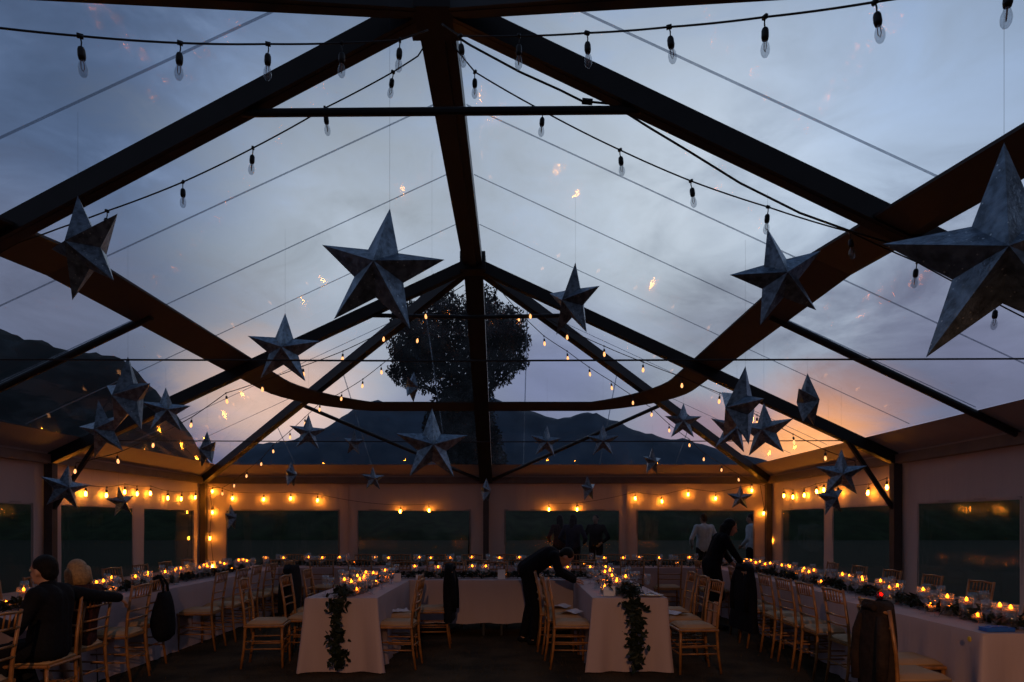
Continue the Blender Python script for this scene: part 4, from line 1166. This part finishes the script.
# cloud modulation
mr = N.new('ShaderNodeMapRange'); mr.inputs[1].default_value = .3; mr.inputs[2].default_value = .72; mr.inputs[3].default_value = .62; mr.inputs[4].default_value = 1.30
L.new(cl1, mr.inputs[0])
mulv = N.new('ShaderNodeVectorMath'); mulv.operation = 'SCALE'; L.new(col, mulv.inputs[0]); L.new(mr.outputs[0], mulv.inputs['Scale']); col = mulv.outputs[0]
blob(40,100,36,(.050,.082,.155,1),.9,.95)            # darker blue upper left
blob(650,220,26,(.40,.455,.51,1),.9,.95)             # bright high cloud right of ridge
blob(850,245,20,(.46,.52,.57,1),.8,.95)
blob(740,170,12,(.46,.51,.56,1),.6,.95)
blob(350,250,18,(.37,.42,.47,1),.8,.95)
blob(930,90,22,(.24,.33,.48,1),.6,.95)
blob(960,350,14,(.115,.125,.20,1),.9,.95)             # grey-violet cloud lower right
blob(760,330,9,(.13,.15,.22,1),.6,.95,squash=1.6)
blob(560,370,11,(.11,.13,.25,1),.7,.95,squash=1.4)
blob(190,330,9,(.13,.15,.20,1),.7,.95,squash=1.5)
blob(40,290,10,(.14,.15,.21,1),.6,.95)
blob(265,370,9,(.33,.33,.36,1),.7,.95)
blob(330,400,8.5,(.40,.40,.44,1),.8,.95)
blob(275,402,9,(.70,.46,.36,1),.9,.95,squash=1.4)
blob(700,325,8,(.15,.165,.21,1),.7,.95,squash=1.6)  # sunset patches low on both sides
blob(800,430,10,(.55,.28,.20,1),.85,.95,squash=1.6)
blob(805,445,6.5,(1.05,.44,.16,1),.95,.9,squash=1.7)
blob(690,425,6,(.30,.20,.27,1),.7,.95,squash=1.8)
# the sky behind the photographer is a dimmer dusky pink
mrb = N.new('ShaderNodeMapRange'); mrb.interpolation_type = 'SMOOTHSTEP'; mrb.inputs[1].default_value = .15; mrb.inputs[2].default_value = -.45; mrb.inputs[3].default_value = 0; mrb.inputs[4].default_value = .8
L.new(sep.outputs[1], mrb.inputs[0]); col = mix(mrb.outputs[0], col, (.030,.027,.032,1))
# fine streaky cloud texture
mrf = N.new('ShaderNodeMapRange'); mrf.inputs[1].default_value = .3; mrf.inputs[2].default_value = .72; mrf.inputs[3].default_value = .74; mrf.inputs[4].default_value = 1.24
L.new(cl2, mrf.inputs[0]); mf = N.new('ShaderNodeVectorMath'); mf.operation = 'SCALE'; L.new(col, mf.inputs[0]); L.new(mrf.outputs[0], mf.inputs['Scale']); col = mf.outputs[0]
L.new(col, bgd.inputs[0]); bgd.inputs[1].default_value = 1.5

# shaded warm lamp standing on the lawn behind the photographer: it lights chairs and cloth ends from the front,
# and its deep shade, added to block the beam, keeps the light off the roof and the stars
lamp = thing('floor_lamp', 'tall shaded garden lamp standing on the lawn behind the open near end of the tent', 'lamp', (.7,-3.6,0))
m_ = MB(); m_.lathe([(.001,0),(.22,0),(.22,.02),(.03,.05),(.001,.05)], 24); obj('base', m_, M['frame'], lamp, smooth=True)
m_ = MB(); m_.tube([(0,0,.04),(0,0,3.30)], .018, 10); m_.tube([(0,0,3.30),(0,0,3.62)], .010, 8); obj('pole', m_, M['frame'], lamp)
m_ = MB(); m_.lathe([(.03,3.62),(.12,3.60),(.20,3.48),(.26,3.38),(.256,3.378),(.19,3.475),(.11,3.59),(.03,3.61)], 32); obj('added_lamp_shade', m_, M['eave'], lamp, smooth=True)
m_ = MB(); m_.ball((0,0,3.43), .03, 14, 10); obj('bulb', m_, M['bulb_on'], lamp)
ld = bpy.data.lights.new('garden_lamp_light', 'POINT'); ld.energy = 850; ld.color = (1, .50, .22); ld.shadow_soft_size = .012
lo = bpy.data.objects.new('garden_lamp_light', ld); COL.objects.link(lo); lo.location = (.7, -3.6+.0, 3.425); lo.location.y = -3.56
# ------------------------------------------------------------------ camera and colour management
cam = bpy.data.cameras.new('camera'); co = bpy.data.objects.new('camera', cam); COL.objects.link(co)
co.location = (CX, 0, CH); co.rotation_euler = (PI/2, 0, 0)
cam.sensor_width = 36; cam.sensor_fit = 'HORIZONTAL'; cam.lens = F/1024*36; cam.shift_y = (HY-341)/1024; cam.clip_start = .05; cam.clip_end = 2000
S.camera = co
S.view_settings.view_transform = 'Standard'; S.view_settings.look = 'None'; S.view_settings.gamma = 1; S.view_settings.exposure = 0
S.view_settings.use_curve_mapping = False
cy = S.cycles
cy.max_bounces = 8; cy.transparent_max_bounces = 32; cy.diffuse_bounces = 3; cy.glossy_bounces = 3; cy.sample_clamp_indirect = 3; cy.caustics_reflective = False; cy.caustics_refractive = False
cy.use_denoising = True
